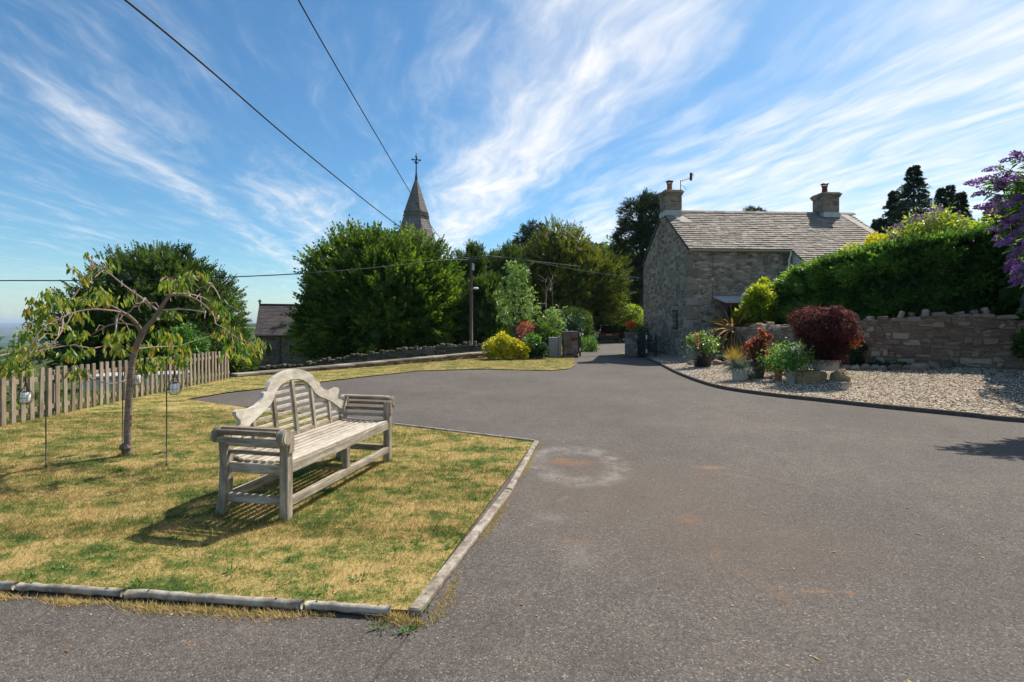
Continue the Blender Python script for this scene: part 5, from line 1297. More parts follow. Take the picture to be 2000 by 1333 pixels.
PHORM = leafmat('bronze_strap_leaf', [(0, (.07, .045, .012)), (.5, (.24, .16, .04)), (1, (.50, .36, .15))], .35, .4, 3, .5, (1.4, 1.1, .6))
GREENP = leafmat('fresh_green_leaf', [(0, (.03, .09, .02)), (.5, (.08, .20, .04)), (1, (.20, .36, .08))], .4, .45, 4, .4)
DKGRN = leafmat('dark_shrub_leaf', [(0, (.010, .035, .018)), (.6, (.03, .085, .045)), (1, (.09, .17, .10))], .3, .45, 4, .4)

# ------------------------------------------------------------ the big trees
d = 34; cx = -.262 * d
tree('yew_tree', 'large bright green yew tree in front of the church spire', 'tree', (cx, d, gzl(cx, d)),
     [(cx + .35, d, 2.2, 4.6, 4.2, 4.3, 130, .95), (cx + 2.2, d - .5, 3.6, 2.7, 2.6, 3.0, 55, .7), (cx - 1.2, d, 4.6, 2.6, 2.6, 2.5, 55, .7), (cx + 3.6, d - .6, 1.8, 2.0, 2.2, 3.0, 40, .7), (cx - 2.7, d - .5, 1.3, 1.9, 2.2, 2.4, 40, .8)], YEW, trunk=(.5, 1), per=30, zfloor=-.6, sprL=.85, lw=.13, ll=.34)
d = 25; cx = -.685 * d
tree('yew_tree', 'dark green rounded yew tree behind the cherry and picket fence', 'tree', (cx, d, gzl(cx, d)),
     [(cx, d, 1.6, 3.3, 3.4, 3.2, 110, .65), (cx - 2.5, d - .3, .6, 2.2, 2.2, 2.4, 40, .6), (cx + 2.2, d - .3, .7, 1.8, 2.0, 2.2, 40, .55), (cx + .3, d - .3, 3.2, 1.9, 1.9, 1.65, 36, .5)], YEWD, trunk=(.4, 1), per=34, zfloor=-1.6, sprL=.42, lw=.065, ll=.2)
d = 22; cx = -.560 * d
tree('yew_bush', 'low dark yew bush beside the church wall right of the fence end', 'bush', (cx, d, gzl(cx, d)), [(cx, d, -.15, 1.05, 1.0, .95, 30, .35)], YEWD, trunk=(.1, .3), per=34, sprL=.3, lw=.05, ll=.16)
# group of upright dark yews right of the pole
for (px, ty, hw, d, lab) in ((922, 478, 26, 38, 'narrow upright dark yew directly behind the pole'), (962, 492, 22, 40, 'narrow pointed dark yew just right of the pole'), (992, 486, 34, 37, 'dark upright yew behind the pale green sapling'), (895, 500, 26, 40, 'dark upright yew left of the pole behind the big yew'), (945, 535, 44, 33, 'broad dark yew base hiding the ground behind the pole')):
    x = (px - 1000) / 1000 * d; top = EYE + (630 - ty) / 1000 * d; r_ = hw / 1000 * d; z0 = gzl(x, d)
    tree('upright_yew', lab, 'tree', (x, d, z0), [(x, d, (top + z0) / 2 - .2, r_, r_, (top - z0) / 2, 60, .5), (x + .2, d, top - 1.6, r_ * .45, r_ * .45, 1.55, 14, .35)], YEWD, trunk=(.2, 1), per=26, group='upright yews round the pole', sprL=.5, lean_up=1.0)
d = 44; cx = .105 * d
tree('olive_yew', 'very wide olive green yew tree beside the lane with a bronze tint', 'tree', (cx, d, gzl(cx, d)),
     [(cx, d, 3.3, 4.4, 4.2, 4.6, 130, .85), (cx - .6, d, 6.6, 2.6, 2.6, 2.9, 55, .7), (cx + 2.3, d - .5, 4.4, 2.5, 2.5, 2.8, 55, .75), (cx - 2.6, d - .5, 4.0, 2.2, 2.4, 3.4, 50, .75)], OLIVE, trunk=(.5, 1), per=28, sprL=.7, lw=.09, ll=.32, zfloor=1.5)
d = 52; cx = .032 * d
tree('pine_tree', 'dark open pine showing above the left shoulder of the olive yew', 'tree', (cx, d, gzl(cx, d)),
     [(cx + .3, d, 9.6, 1.5, 1.4, 1.0, 16, .45), (cx - .9, d, 8.3, 1.3, 1.3, .8, 12, .45), (cx + .9, d, 8.6, 1.3, 1.2, 1.3, 14, .5), (cx + .6, d, 10.7, .9, .9, .55, 9, .35), (cx + 1, d, 5, 2.4, 2, 3, 30, .8)], PINE, 'pine', trunk=(.22, 1), per=40, core=False, sprL=.5, lw=.06, ll=.26)
d = 62; 
for (px, ty, hw, lab, mt_) in ((1150, 478, 46, 'rounded green tree behind the olive yew, left of the tall pine', BROADD), (1205, 462, 60, 'bright green broadleaf tree between the olive yew and the tall pine', BROAD), (1232, 500, 50, 'mid green broadleaf tree filling the gap beside the cottage gable', BROADD)):
    x = (px - 1000) / 1000 * d; top = EYE + (630 - ty) / 1000 * d; r_ = hw / 1000 * d; z0 = gzl(x, d)
    tree('broadleaf_tree', lab, 'tree', (x, d, z0), [(x, d, (top + z0) / 2, r_, r_, (top - z0) / 2, 70, .9), (x - r_ * .4, d - 1, top * .45, r_ * .8, r_ * .8, top * .4, 40, .8)], mt_, 'leaf', trunk=(.35, 1), per=60, ll=.42, lw=.24, group='broadleaf trees beyond the lane'); d -= 3
d = 50; px = 1252; x = .252 * d; z0 = gzl(x, d)
tree('tall_pine', 'tall dark pine rising directly behind the cottage left chimney', 'tree', (x, d, z0),
     [(x, d, 11.6, 1.7, 1.6, 1.5, 26, .55), (x - .9, d, 9.8, 1.5, 1.5, 1.0, 18, .5), (x + 1.1, d, 10.0, 1.5, 1.5, 1.3, 20, .55), (x, d, 8.0, 2.2, 2.0, 1.2, 26, .6), (x - .2, d, 5.5, 2.4, 2.2, 2.0, 34, .7), (x + .8, d, 12.9, .9, .9, .7, 12, .4)], PINE, 'pine', trunk=(.3, 1), per=42, core=False, sprL=.55, lw=.07, ll=.3)
# round crown showing above the ridge
d = 70; x = .472 * d
tree('distant_tree', 'small round dark tree top showing above the cottage ridge', 'tree', (x, d, 0), [(x, d, 14.9, 1.75, 1.6, 2.1, 34, .55), (x, d, 9, 2.4, 2, 4, 30, .8)], PINE, 'pine', trunk=(.3, 1), per=30, sprL=.5, lw=.08, ll=.3)
# fir trees right
def fir(px, top, hw, d, bot, lab):
    x = (px - 1000) / 1000 * d; zt = EYE + (630 - top) / 1000 * d; zb_ = EYE + (630 - bot) / 1000 * d; rb = hw / 1000 * d
    o = thing('fir_tree', (x, d, .8), lab, 'tree', 'firs behind the hedge'); b0 = np.array([x, d, .8])
    q = M(); q.tube([(0, 0, 0), (0, 0, (zt - .8) * .5), (0, 0, zt - .8)], [.22, .15, .02], 8); 
    m = M(); n = int(300 * max(.6, rb / 2)); H = zt - zb_ * .0 - (zb_ - (zt - zb_) * .5)
    zl_ = zb_ - (zt - zb_) * .35
    for k in range(n):
        f = (k + R.rand()) / n; z = zt - (zt - zl_) * f - .1; ln_ = rb * (.08 + .95 * min(1, (zt - z) / (zt - zb_))) * R.uniform(.65, 1.15); a = R.uniform(0, 6.28)
        dr = np.array([math.cos(a), math.sin(a), -.12]); pth = np.array([[0, 0, z - .8]]) + dr * np.linspace(0, 1, 5)[:, None] * ln_; pth[:, 2] += np.array([0, -.02, -.06, -.06, .03]) * ln_
        if k % 3 == 0: q.tube(pth, [.03, .025, .02, .012, .008], 5)
        nn = 7; tt = R.uniform(.15, 1, nn); O = np.array([np.interp(tt, np.linspace(0, 1, 5), pth[:, j]) for j in range(3)]).T
        side = np.array([-math.sin(a), math.cos(a), 0]); sgn = R.choice([-1, 1], nn)[:, None]
        sprays(m, O, unit(dr * .8 + side * sgn * .7 + R.randn(nn, 3) * .1 + [0, 0, -.15]), (.45 * (1.15 - tt) + .22) * min(1.3, max(.5, ln_)), .09, .24, 3, np.clip(.5 + R.randn(nn) * .2, 0, 1), .15)
    q.build('trunk', BARK, o, smooth=True); m.build('crown', FIRG, o)
fir(1785, 322, 56, 42, 470, 'tallest pointed fir tree behind the hedge right of the cottage')
fir(1747, 372, 44, 44, 480, 'slightly shorter fir close against the left side of the tallest fir')
fir(1716, 425, 34, 43, 490, 'short leftmost fir next to the cottage roof')
fir(1838, 366, 24, 46, 460, 'slender fir just right of the tallest fir')
fir(1856, 360, 22, 48, 460, 'thin pointed fir in the middle of the right hand pair')
fir(1876, 374, 28, 46, 460, 'broader fir at the right of the small fir group')
fir(1938, 392, 34, 44, 470, 'lone small fir top between the hedge and the purple buddleia')

# ------------------------------------------------------------ hedge
def hedge():
    o = thing('hedge', (11, 15, 1.0), 'tall dense dark green conifer hedge above the stone retaining wall', 'hedge'); b0 = np.array(o.location)
    # plan path of the front face, thickness behind, top height
    fr = np.array([(9.30, 17.9), (9.35, 16.0), (9.75, 14.5), (10.6, 13.4), (11.8, 12.7), (12.7, 12.0), (13.0, 10.6), (12.4, 9.2)]); fr = catmull(fr, 5)
    seg = np.concatenate([[0], np.cumsum(np.linalg.norm(np.diff(fr, axis=0), axis=1))]); L_ = seg[-1]
    def at_(s_): return np.stack([np.interp(s_, seg, fr[:, 0]), np.interp(s_, seg, fr[:, 1])], -1)
    def top_(s_):
        return np.interp(s_ / L_, [0, .05, .15, .3, .45, .62, .8, 1], [2.75, 3.1, 3.2, 3.36, 3.52, 3.72, 3.9, 3.9])
    d_ = np.gradient(fr, axis=0); d_ = unit(d_); nv = np.stack([d_[:, 1], -d_[:, 0]], 1)   # towards camera side (right of path)
    nv = -nv if nv[0][0] > 0 else nv
    def nrm_(s_): return np.stack([np.interp(s_, seg, nv[:, 0]), np.interp(s_, seg, nv[:, 1])], -1)
    m = M(); zb_ = 1.0; TH = 1.5
    # core
    A = []
    for s_ in np.linspace(.1, L_ - .1, 40):
        p = at_(s_); n_ = nrm_(s_); tz = top_(s_) - .22; f_ = p - n_ * .18; bk = p - n_ * TH
        w_ = .08 * mnoise.noise(Vector((s_ * 1.3, 0, 0)))
        A.append([(f_[0], f_[1], zb_), (f_[0] + w_, f_[1], (zb_ + tz) / 2), (f_[0] - n_[0] * .1, f_[1] - n_[1] * .1, tz - .12), (f_[0] - n_[0] * .4, f_[1] - n_[1] * .4, tz), (bk[0], bk[1], tz - .1), (bk[0], bk[1], zb_)])
    m.quadgrid(np.array(A) - b0, .25)
    m.add(np.array(A[0]) - b0, [list(range(6))], .25)
    # lumps on the face & top
    n = 17000; s_ = R.uniform(0, L_, n); hfr = R.rand(n); onface = R.rand(n) < .66
    p = at_(s_); n_ = nrm_(s_); tz = top_(s_)
    nz = np.array([mnoise.noise(Vector((a * 1.6, b_ * 4.5, 1.0))) for a, b_ in zip(s_, hfr)]); nz2 = np.array([mnoise.noise(Vector((a * 5.0, b_ * 11, 7.0))) for a, b_ in zip(s_, hfr)])
    z = np.where(onface, zb_ + (tz - zb_) * hfr, tz - .12 + nz * .12); off_ = np.where(onface, -.18 + nz * .45 + nz2 * .22, -hfr * TH * 1.0)
    rnd_edge = np.where(onface, -np.clip(hfr - .86, 0, 1) * 2.2, 0)
    O = np.stack([p[:, 0] + n_[:, 0] * (off_ + rnd_edge), p[:, 1] + n_[:, 1] * (off_ + rnd_edge), z], 1) - b0
    D = np.where(onface[:, None], np.stack([n_[:, 0], n_[:, 1], np.full(n, .35)], 1), np.array([[0, 0, 1.]])) + R.randn(n, 3) * .45
    sprays(m, O, D, R.uniform(.14, .40, n), .042, .13, 4, np.clip(.45 + nz * .5 + R.randn(n) * .15, 0, 1), .1)
    # left end cap
    k = 2600; hh = R.rand(k); O = np.stack([9.35 + R.rand(k) * 1.3, 17.95 + R.randn(k) * .1, 1.0 + hh * 1.9], 1) - b0
    sprays(m, O, R.randn(k, 3) * .5 + [-.4, .5, .4], R.uniform(.1, .3, k), .04, .11, 4)
    m.build('foliage', HEDGE, o)
    q = M()
    for s1 in np.linspace(.4, L_ - .4, 12):
        p = at_(s1); n1 = nrm_(s1); p = p - n1 * .75; q.tube(np.array([(p[0], p[1], .9), (p[0] + .05, p[1], 1.9), (p[0], p[1] + .05, 3.0)]) - b0, [.06, .05, .02], 6)
    q.build('stems', BARK, o)
hedge()
# ivy over the right end of the wall
def mound(name, label, cat, c, rad, mat, n, ll, lw, kind='leaf', core=True, zmin=None, up=.3, stem=True, group=None, nl=24, base=None, K=3, sprL=.12, flat=.4):
    c = np.array(c, float); b0 = np.array(base if base is not None else (c[0], c[1], c[2] - rad[2])); o = thing(name, b0, label, cat, group)
    C, u, lr = lobed(c, np.array(rad) * .92, nl, min(rad) * .46, -.9, (.5, 1.08), .3); P_, D, rl = lobe_pts(C, u, lr, max(2, n // nl))
    if zmin is not None: k = P_[:, 2] > zmin; P_, D, rl = P_[k], D[k], rl[k]
    m = M(); r_ = np.clip(.5 + (rl - .5) * .45 + R.randn(len(P_)) * .2, 0, 1)
    if kind == 'leaf': m.cards(P_ - b0, unit(D + R.randn(len(P_), 3) * .5 + [0, 0, up]), ll * R.uniform(.6, 1.3, len(P_)), lw, r_, flat=flat)
    else: sprays(m, P_ - b0, unit(D + [0, 0, up]), sprL * R.uniform(.6, 1.3, len(P_)), lw, ll, K, r_)
    if core: m.blob(c - b0, np.array(rad) * .68, .2, 1.5, 3, 12, 8, r=.25, zcut=(zmin - b0[2]) if zmin is not None else None)
    m.build('foliage', mat, o)
    if stem:
        q = M()
        for k in range(5): a = R.uniform(0, 6.28); e = np.array([c[0] + rad[0] * .5 * math.cos(a), c[1] + rad[1] * .5 * math.sin(a), c[2]]) - b0; q.tube([(0, 0, 0), e * np.array([.4, .4, .6]), e], [.018, .014, .008], 6)
        q.build('stems', BARK, o, smooth=True)
    return o
mound('ivy', 'dark ivy spilling over the low right end of the stone wall', 'ivy', (11.9, 11.15, 1.0), (.9, .5, .66), HEDGE, 5200, .10, .08, nl=40, stem=False)
# yellow and purple shrubs showing over the hedge top
mound('golden_shrub', 'yellow green shrub showing above the hedge beside the cottage roof', 'shrub', (11.0, 14.9, 3.35), (1.15, .7, .55), YELL, 4200, .10, .055, base=(11.0, 14.9, 1))
mound('lime_shrub', 'lime green leafy shrub above the middle of the hedge', 'shrub', (12.3, 14.6, 3.75), (1.15, .7, .55), LIME, 5200, .11, .06, base=(12.3, 14.6, 1))
mound('lime_shrub', 'pale lime shrub above the hedge just left of the purple flowering bush', 'shrub', (13.3, 14.1, 3.9), (.9, .7, .45), LIME, 2600, .11, .06, base=(13.3, 14.1, 1))
def panicles(m, tips, dirs, L_=.24, r0=.028, n=80):
    for p, d_ in zip(tips, dirs):
        t = R.rand(n); d_ = unit(d_); rad_ = r0 * (1.05 - t * .9); e = unit(R.randn(n, 3)); C = p + d_ * (t * L_)[:, None] + e * rad_[:, None]; C[:, 2] -= (t * t) * L_ * .25
        m.cards(C, e, r0 * .8, r0 * .65, np.clip(R.rand() * .5 + R.rand(n) * .5, 0, 1))
o = thing('distant_buddleia', (11.9, 14.1, 1), 'mauve flowering buddleia mixed with lime foliage along the hedge top', 'shrub'); m = M(); q = M(); b0 = np.array([11.9, 14.1, 1])
tips = []; dirs = []
for k in range(70):
    px = R.uniform(1735, 1885); dd = 13.8 + R.rand(); py = np.interp(px, [1735, 1780, 1840, 1885], [455, 432, 418, 432]) + R.uniform(-8, 32); p = P3(px, py, dd) - b0; tips.append(p); dirs.append(R.randn(3) * .5 + [-.2, -.3, .8])
    if k % 2 == 0: q.tube([p * [.5, .5, 0], p * [.8, .8, .6], p], [.02, .012, .006], 5)
panicles(m, tips, dirs, .26, .04, 40); m.build('flowers', PURP, o); q.build('stems', BARK, o); m = M(); tp_ = np.repeat(np.array(tips), 24, 0) + R.randn(70 * 24, 3) * .13 - [0, 0, .12]; m.cards(tp_, R.randn(len(tp_), 3), .15, .05); m.build('leaves', LIME, o)

# big buddleia at the right edge
def buddleia():
    b0 = np.array([9.0, 7.6, .3]); o = thing('buddleia', b0, 'purple flowering buddleia arching into view at the right edge', 'shrub')
    st = M(); lf = M(); fl = M(); tips = []; dirs = []
    targets = [(1912, 352, 8.9), (1925, 375, 8.8), (1940, 345, 8.7), (1948, 328, 8.9), (1965, 352, 8.6), (1958, 385, 8.7), (1985, 310, 8.9), (1990, 345, 8.5), (1942, 400, 8.9), (1978, 398, 8.6), (1995, 420, 8.5), (1985, 455, 8.5), (1972, 470, 8.4), (1990, 490, 8.4), (1996, 520, 8.4), (1998, 545, 8.4), (2000, 300, 9), (1998, 380, 8.6), (2010, 440, 8.5), (2030, 350, 8.7), (1975, 430, 8.7), (1960, 365, 8.9), (2005, 470, 8.4), (1987, 505, 8.6)]
    targets += [(a + R.uniform(0, 25), b_ + R.uniform(0, 90), 13.0) for a, b_, _ in targets * 2 if a > 1935]
    for k in range(125):
        if k < len(targets): e = P3(targets[k][0], targets[k][1], targets[k][2] * .86)
        else: e = np.array([R.uniform(7.6, 12.6), R.uniform(6.6, 11.6), R.uniform(1.4, 3.9)])
        if k >= len(targets) and (e[0] / e[1] < (1.05 if e[1] < 9.5 else .985) or e[0] / e[1] > 1.35): continue
        e = e - b0; s0 = R.randn(3) * .12; s0[2] = 0; mid = s0 * .5 + e * [.45, .45, .75] + [0, 0, .35]
        c_ = catmull(np.array([s0, mid, e]), 6); st.tube(c_, np.linspace(.022, .005, len(c_)), 6); dr = unit(c_[-1] - c_[-3]); tips.append(c_[-1] - dr * .05); dirs.append(dr + [0, 0, -.1])
        sd = R.randn(3) * .12
        for q_ in range(1): tips.append(c_[-1] - dr * .15 + R.randn(3) * .06); dirs.append(unit(dr + R.randn(3) * .5))
        t = R.uniform(.45, 1, 46); P_ = np.array([np.interp(t, np.linspace(0, 1, len(c_)), c_[:, j]) for j in range(3)]).T
        lf.cards(P_ + R.randn(46, 3) * .03, unit(R.randn(46, 3) * [1, 1, .5] + dr * .3 + [0, 0, -.1]), R.uniform(.12, .22, 46), .045, flat=.5, droop=.15)
    panicles(fl, tips, dirs, .25, .034, 150)
    st.build('stems', BARK, o, smooth=True); lf.build('leaves', GREENP, o); fl.build('flowers', PURP, o)
buddleia()
# the overhanging tree out of frame that throws the dappled shadow onto the drive edge
tree('tall_shrub', 'tall dense shrub just outside the right edge shading the gravel', 'tree', (13.6, 9.8, .8), [(13.9, 9.8, 3.6, 1.9, 1.9, 2.3, 60, .5), (11.6, 8.6, 3.0, 1.0, .9, 1.9, 30, .4), (12.7, 11.4, 3.1, 1.1, 1.1, 1.6, 36, .4)], BROADD, 'leaf', trunk=(.3, 1), per=60, ll=.4, lw=.26)

# ------------------------------------------------------------ shrubs round the gateway
def shr(name, label, cat, pxl, pxr, pyt, pyb, d, mat, n, ll, lw, dep=.8, **k):
    xl, xr = (pxl - 1000) / 1000 * d, (pxr - 1000) / 1000 * d; zt = EYE - (pyt - 630) / 1000 * d; zb_ = EYE - (pyb - 630) / 1000 * d
    return mound(name, label, cat, ((xl + xr) / 2, d, (zt + zb_) / 2), ((xr - xl) / 2, (xr - xl) / 2 * dep, (zt - zb_) / 2), mat, n, ll, lw, base=((xl + xr) / 2, d, zb_), zmin=zb_, **k)
shr('golden_bush', 'bright yellow clipped bush on the grass verge left of the gateway', 'bush', 952, 1012, 655, 701, 19.6, YELL, 4200, .09, .06, nl=36)
shr('golden_bush', 'small yellow bush tight against the right side of the bigger yellow bush', 'bush', 1000, 1031, 668, 701, 19.5, YELL, 1800, .09, .06, nl=20)
shr('flowering_shrub', 'green shrub with reddish leaves and pale flowers between the yellow bush and the concrete block', 'shrub', 1024, 1062, 655, 700, 19.9, GREENP, 2200, .09, .05)
shr('rhododendron', 'rounded mid green shrub above the concrete block', 'shrub', 1036, 1092, 634, 688, 21.6, BROAD, 4200, .12, .05)
shr('dark_shrub', 'low dark green shrub on the grass at the foot of the concrete block', 'shrub', 1036, 1070, 672, 699, 19.8, DKGRN, 1600, .08, .045)
shr('red_shrub', 'shrub of red leaves showing behind the yellow bush', 'shrub', 1014, 1042, 628, 668, 21.4, leafmat('red_leaf', [(0, (.20, .03, .03)), (.5, (.42, .10, .09)), (1, (.55, .30, .24))], .35, .5, 3, .4, (1.4, .8, .6)), 900, .10, .045, core=False)
def sapling(name, label, d, pts, mat, n, ll, lw, px, pb, r_):
    z0 = gzl((px - 1000) / 1000 * d, d); b0 = np.array([(px - 1000) / 1000 * d, d, z0]); o = thing(name, b0, label, 'tree')
    q = M(); m = M()
    for (a, b_, rr_) in pts:
        e = P3(a, b_, d) - b0; q.tube(catmull(np.array([[0, 0, .0], e * [.3, .3, .55], e]), 4), np.linspace(.05, .012, 9), 7)
        P_ = e + R.randn(n, 3) * rr_ / 1000 * d * .55; rl = R.rand()
        sprays(m, P_, R.randn(n, 3) + [0, 0, .1], .22, lw, ll, 3, np.clip(rl * .4 + R.rand(n) * .6, 0, 1), .2)
    q.build('trunk', BARK, o, smooth=True); m.build('leaves', mat, o)
sapling('ash_sapling', 'pale green ash sapling standing in front of the dark yews', 24, [(1002, 540, 18), (1015, 560, 22), (990, 575, 20), (1005, 590, 26), (1025, 605, 24), (985, 610, 18), (1015, 630, 24), (1038, 600, 16), (1000, 525, 10), (1022, 535, 12)], LIGHT, 60, .11, .055, 1010, 690, 1)
sapling('ash_sapling', 'slim light green sapling with bare stems right of the taller pale sapling', 23.5, [(1080, 612, 12), (1075, 630, 16), (1090, 625, 14), (1083, 645, 16), (1070, 650, 12)], LIGHT, 55, .10, .05, 1078, 690, 1)
o = thing('dead_sapling', (1.55, 24.5, gzl(1.55, 24.5)), 'bare dead saplings with thin grey stems in front of the olive yew', 'tree'); q = M(); b0 = np.array(o.location)
for (a, b_, c_, e) in ((1068, 690, 1066, 545), (1074, 690, 1078, 560), (1060, 690, 1056, 600), (1078, 690, 1092, 590), (1066, 600, 1080, 540)):
    p0_ = P3(a, b_, 24.5) - b0; p1_ = P3(c_, e, 24.5) - b0; q.tube(catmull(np.array([p0_, (p0_ + p1_) / 2 + R.randn(3) * .08, p1_]), 5), np.linspace(.03, .008, 11), 6)
    for k in range(6): f = R.uniform(.5, 1); s_ = p0_ + (p1_ - p0_) * f; q.tube([s_, s_ + R.randn(3) * [.2, .2, .1] + [0, 0, .3]], [.010, .004], 5)
q.build('trunk', TWIG, o, smooth=True)
shr('dark_shrub', 'dark blue green shrub behind the red brown gate pillar', 'shrub', 1085, 1140, 610, 680, 27, DKGRN, 3600, .13, .06)
shr('dark_shrub', 'deep green bush under the olive yew left of the parked car', 'shrub', 1100, 1160, 606, 664, 36, YEWD, 4200, .18, .07)
vp = thing('verge_plants', (3.75, 26.5, lane_z(26.5)), 'tall leafy green plants on the lane verge just right of the gate pillar', 'plants'); m = M(); q = M()
for k in range(70):
    c_ = np.array([R.uniform(-.5, .55), R.uniform(-.9, 1.2), .0]); hh = R.uniform(.35, .75); q.tube([c_, c_ + [R.randn() * .05, 0, hh]], [.01, .005], 4); n_ = 34; t_ = R.uniform(.1, 1, n_); m.cards(c_ + np.stack([R.randn(n_) * .05, R.randn(n_) * .05, t_ * hh], 1), unit(R.randn(n_, 3) + [0, 0, .9]), R.uniform(.12, .26, n_), .045)
q.build('stems', BARK, vp); m.build('leaves', GREENP, vp)
shr('lane_hedge', 'sunlit bright green hedge beyond the lane left of the cottage', 'hedge', 1188, 1262, 598, 634, 44, LIME, 4600, .22, .10, nl=36)
shr('lane_hedge', 'dark hedge in shade beyond the parked car against the cottage', 'hedge', 1206, 1262, 618, 668, 47, YEWD, 3600, .2, .09, nl=30)
lg = thing('lane_wall', (10, 60, lane_z(60)), 'grey wall across the lane beyond the parked car', 'wall'); q = M(); q.box((0, 0, .7), (3.0, .2, .75), .03); q.build('stones', S_GREY, lg); q = M(); q.box((0, 0, 1.5), (3.05, .26, .06), .02); q.build('coping', S_GREY, lg)
# flowers on the right gate pillar
fp = thing('flower_pot', (4.95, 21.25, 1.02), 'pot of orange red flowers standing on the right gate pillar', 'flower pot')
q = M(); q.lathe([(0, 0), (.09, 0), (.12, .14), (.13, .16), (.11, .16), (.1, .13), (0, .13)], seg=16); q.build('pot', TERRA, fp, smooth=True)
ORF = leafmat('orange_red_flower', [(0, (.6, .05, .02)), (1, (.85, .16, .04))], .35, .5, 6, .3, (1.3, .8, .5))
q = M(); P_ = R.randn(260, 3) * [.10, .10, .07] + [-.02, 0, .30]; q.cards(P_, R.randn(260, 3), .07, .06); q.build('flowers', ORF, fp)
q = M(); P_ = R.randn(260, 3) * [.13, .13, .06] + [0.05, 0, .18]; q.cards(P_, R.randn(260, 3), .09, .05); q.build('leaves', GREENP, fp)
o = thing('flowering_plant', (5.55, 21.4, .1), 'dark leafy plant with pink flowers between the gate pillar and cottage gable', 'plant'); q = M(); P_ = R.randn(900, 3) * [.12, .2, .32] + [0, 0, .7]; q.cards(P_, R.randn(900, 3), .09, .05); q.build('leaves', DKGRN, o)
PINKF = leafmat('pink_flower', [(0, (.35, .10, .16)), (1, (.6, .35, .40))], .3, .5, 6, .3); 
for k in range(7): q = M(); c_ = R.randn(3) * [.12, .2, .15] + [0, 0, 1.2]; e = unit(R.randn(20, 3)); q.cards(c_ + e * .015, e, .05, .05); q.build('flower', PINKF, o)

# ------------------------------------------------------------ pots on the gravel
def pot(name, c, prof, mat, label, cat='plant pot', ribs=False):
    o = thing(name, c, label, cat); q = M(); q.lathe(prof, seg=28); ob = q.build('pot', mat, o, smooth=True)
    r_ = max(p[0] for p in prof[:3]); zt = max(p[1] for p in prof)
    q = M(); q.lathe([(0, zt - .05), (prof[-2][0] * .98, zt - .05)], seg=20); q.build('soil', SOIL, o); return o
def tubp(r0, r1, h_, lip=.012): return [(0, 0), (r0, 0), (r0 * 1.02, .01), (r1 - lip * .5, h_ - .04), (r1 + lip, h_ - .035), (r1 + lip, h_), (r1 - lip, h_), (r1 - lip * 1.5, h_ - .06), (r0 * .9, .02)]
BLKP = simple('black_pot', [(0, (.015, .015, .017)), (1, (.04, .04, .042))], 6, .5, .4, .05, .002)
GREYP = simple('dark_grey_pot', [(0, (.045, .045, .044)), (1, (.09, .088, .084))], 6, .6, .35, .1, .003)
CREAMP = simple('cream_pot', [(0, (.42, .40, .35)), (1, (.58, .56, .50))], 7, .6, .35, .1, .003)
STONEP = simple('pale_stone_bowl', [(0, (.26, .25, .23)), (1, (.40, .385, .36))], 9, .8, .2, .2, .004)
def pxm(px, d): return px / 1000 * d
# 1 rose pot
p = Gg(1372, 716); dd = p[1]
t1 = pot('potted_rose', p, tubp(pxm(15, dd), pxm(18, dd), pxm(24, dd)), BLKP, 'black tub of green rose foliage with peach flowers at the corner of the cottage')
m = M(); n = 1500; P_ = R.randn(n, 3) * [pxm(12, dd), pxm(11, dd), pxm(9, dd)] + [pxm(2, dd), 0, pxm(42, dd)]; m.cards(P_, R.randn(n, 3) + [0, 0, .3], .085, .045, flat=.4)
P_ = R.randn(260, 3) * [pxm(4, dd), .1, pxm(5, dd)] + [-pxm(22, dd), 0, pxm(52, dd)]; m.cards(P_, R.randn(260, 3), .08, .04); P_ = R.randn(120, 3) * [pxm(4, dd), .1, pxm(3, dd)] + [-pxm(4, dd), 0, pxm(62, dd)]; m.cards(P_, R.randn(120, 3), .08, .04); m.build('leaves', LIGHT, t1)
PEACH = leafmat('peach_flower', [(0, (.75, .42, .22)), (1, (.85, .66, .45))], .35, .5, 6, .3, (1.2, .9, .7))
for (a, b_) in ((-15, 50), (-15, 57), (-14, 44), (-13, 38), (-17, 62)):
    m = M(); c_ = np.array([pxm(a, dd), -.22, pxm(b_, dd)]); e = unit(R.randn(60, 3)); m.cards(c_ + e * .015, e, .055, .06); m.build('flower', PEACH, t1)
q = M(); [q.tube([(0, 0, .2), R.randn(3) * [.1, .1, 0] + [0, 0, .7]], [.012, .006], 5) for k in range(8)]; q.build('stems', BARK, t1)
m = M(); P_ = R.randn(500, 3) * [.12, .10, .10] + [-pxm(22, dd), -.1, pxm(24, dd)]; m.cards(P_, R.randn(500, 3), .05, .03); SILV = leafmat('silver_leaf', [(0, (.18, .20, .18)), (1, (.42, .45, .42))], .25, .6, 5, .3); m.build('silver_leaves', SILV, t1)
# 2 maple in dark grey pot
p = Gg(1475, 738); dd = p[1]; h_ = pxm(32, dd)
t2 = pot('potted_maple', p, tubp(pxm(14, dd), pxm(21, dd), h_), GREYP, 'dark grey pot holding an orange leaved young maple')
m = M(); q = M()
for (a, b_, rr_, n) in ((-8, 60, 9, 330), (4, 68, 8, 300), (14, 74, 7, 220), (18, 88, 6, 130), (22, 80, 5, 120), (2, 50, 12, 420), (-14, 46, 8, 240), (24, 40, 8, 240), (36, 32, 8, 240), (44, 24, 6, 160), (30, 22, 7, 160), (12, 56, 9, 260)):
    c_ = np.array([pxm(a, dd), R.uniform(-.15, .15), pxm(b_, dd)]); P_ = c_ + R.randn(n, 3) * pxm(rr_, dd) * .55; m.cards(P_, R.randn(n, 3) + [0, 0, -.2], .07, .04, flat=.3); q.tube(catmull(np.array([[0, 0, h_ - .05], c_ * [.4, .4, .6] + [0, 0, .1], c_]), 4), np.linspace(.014, .005, 9), 6)
m.build('leaves', ORNG, t2); q.build('stems', BARK, t2, smooth=True)
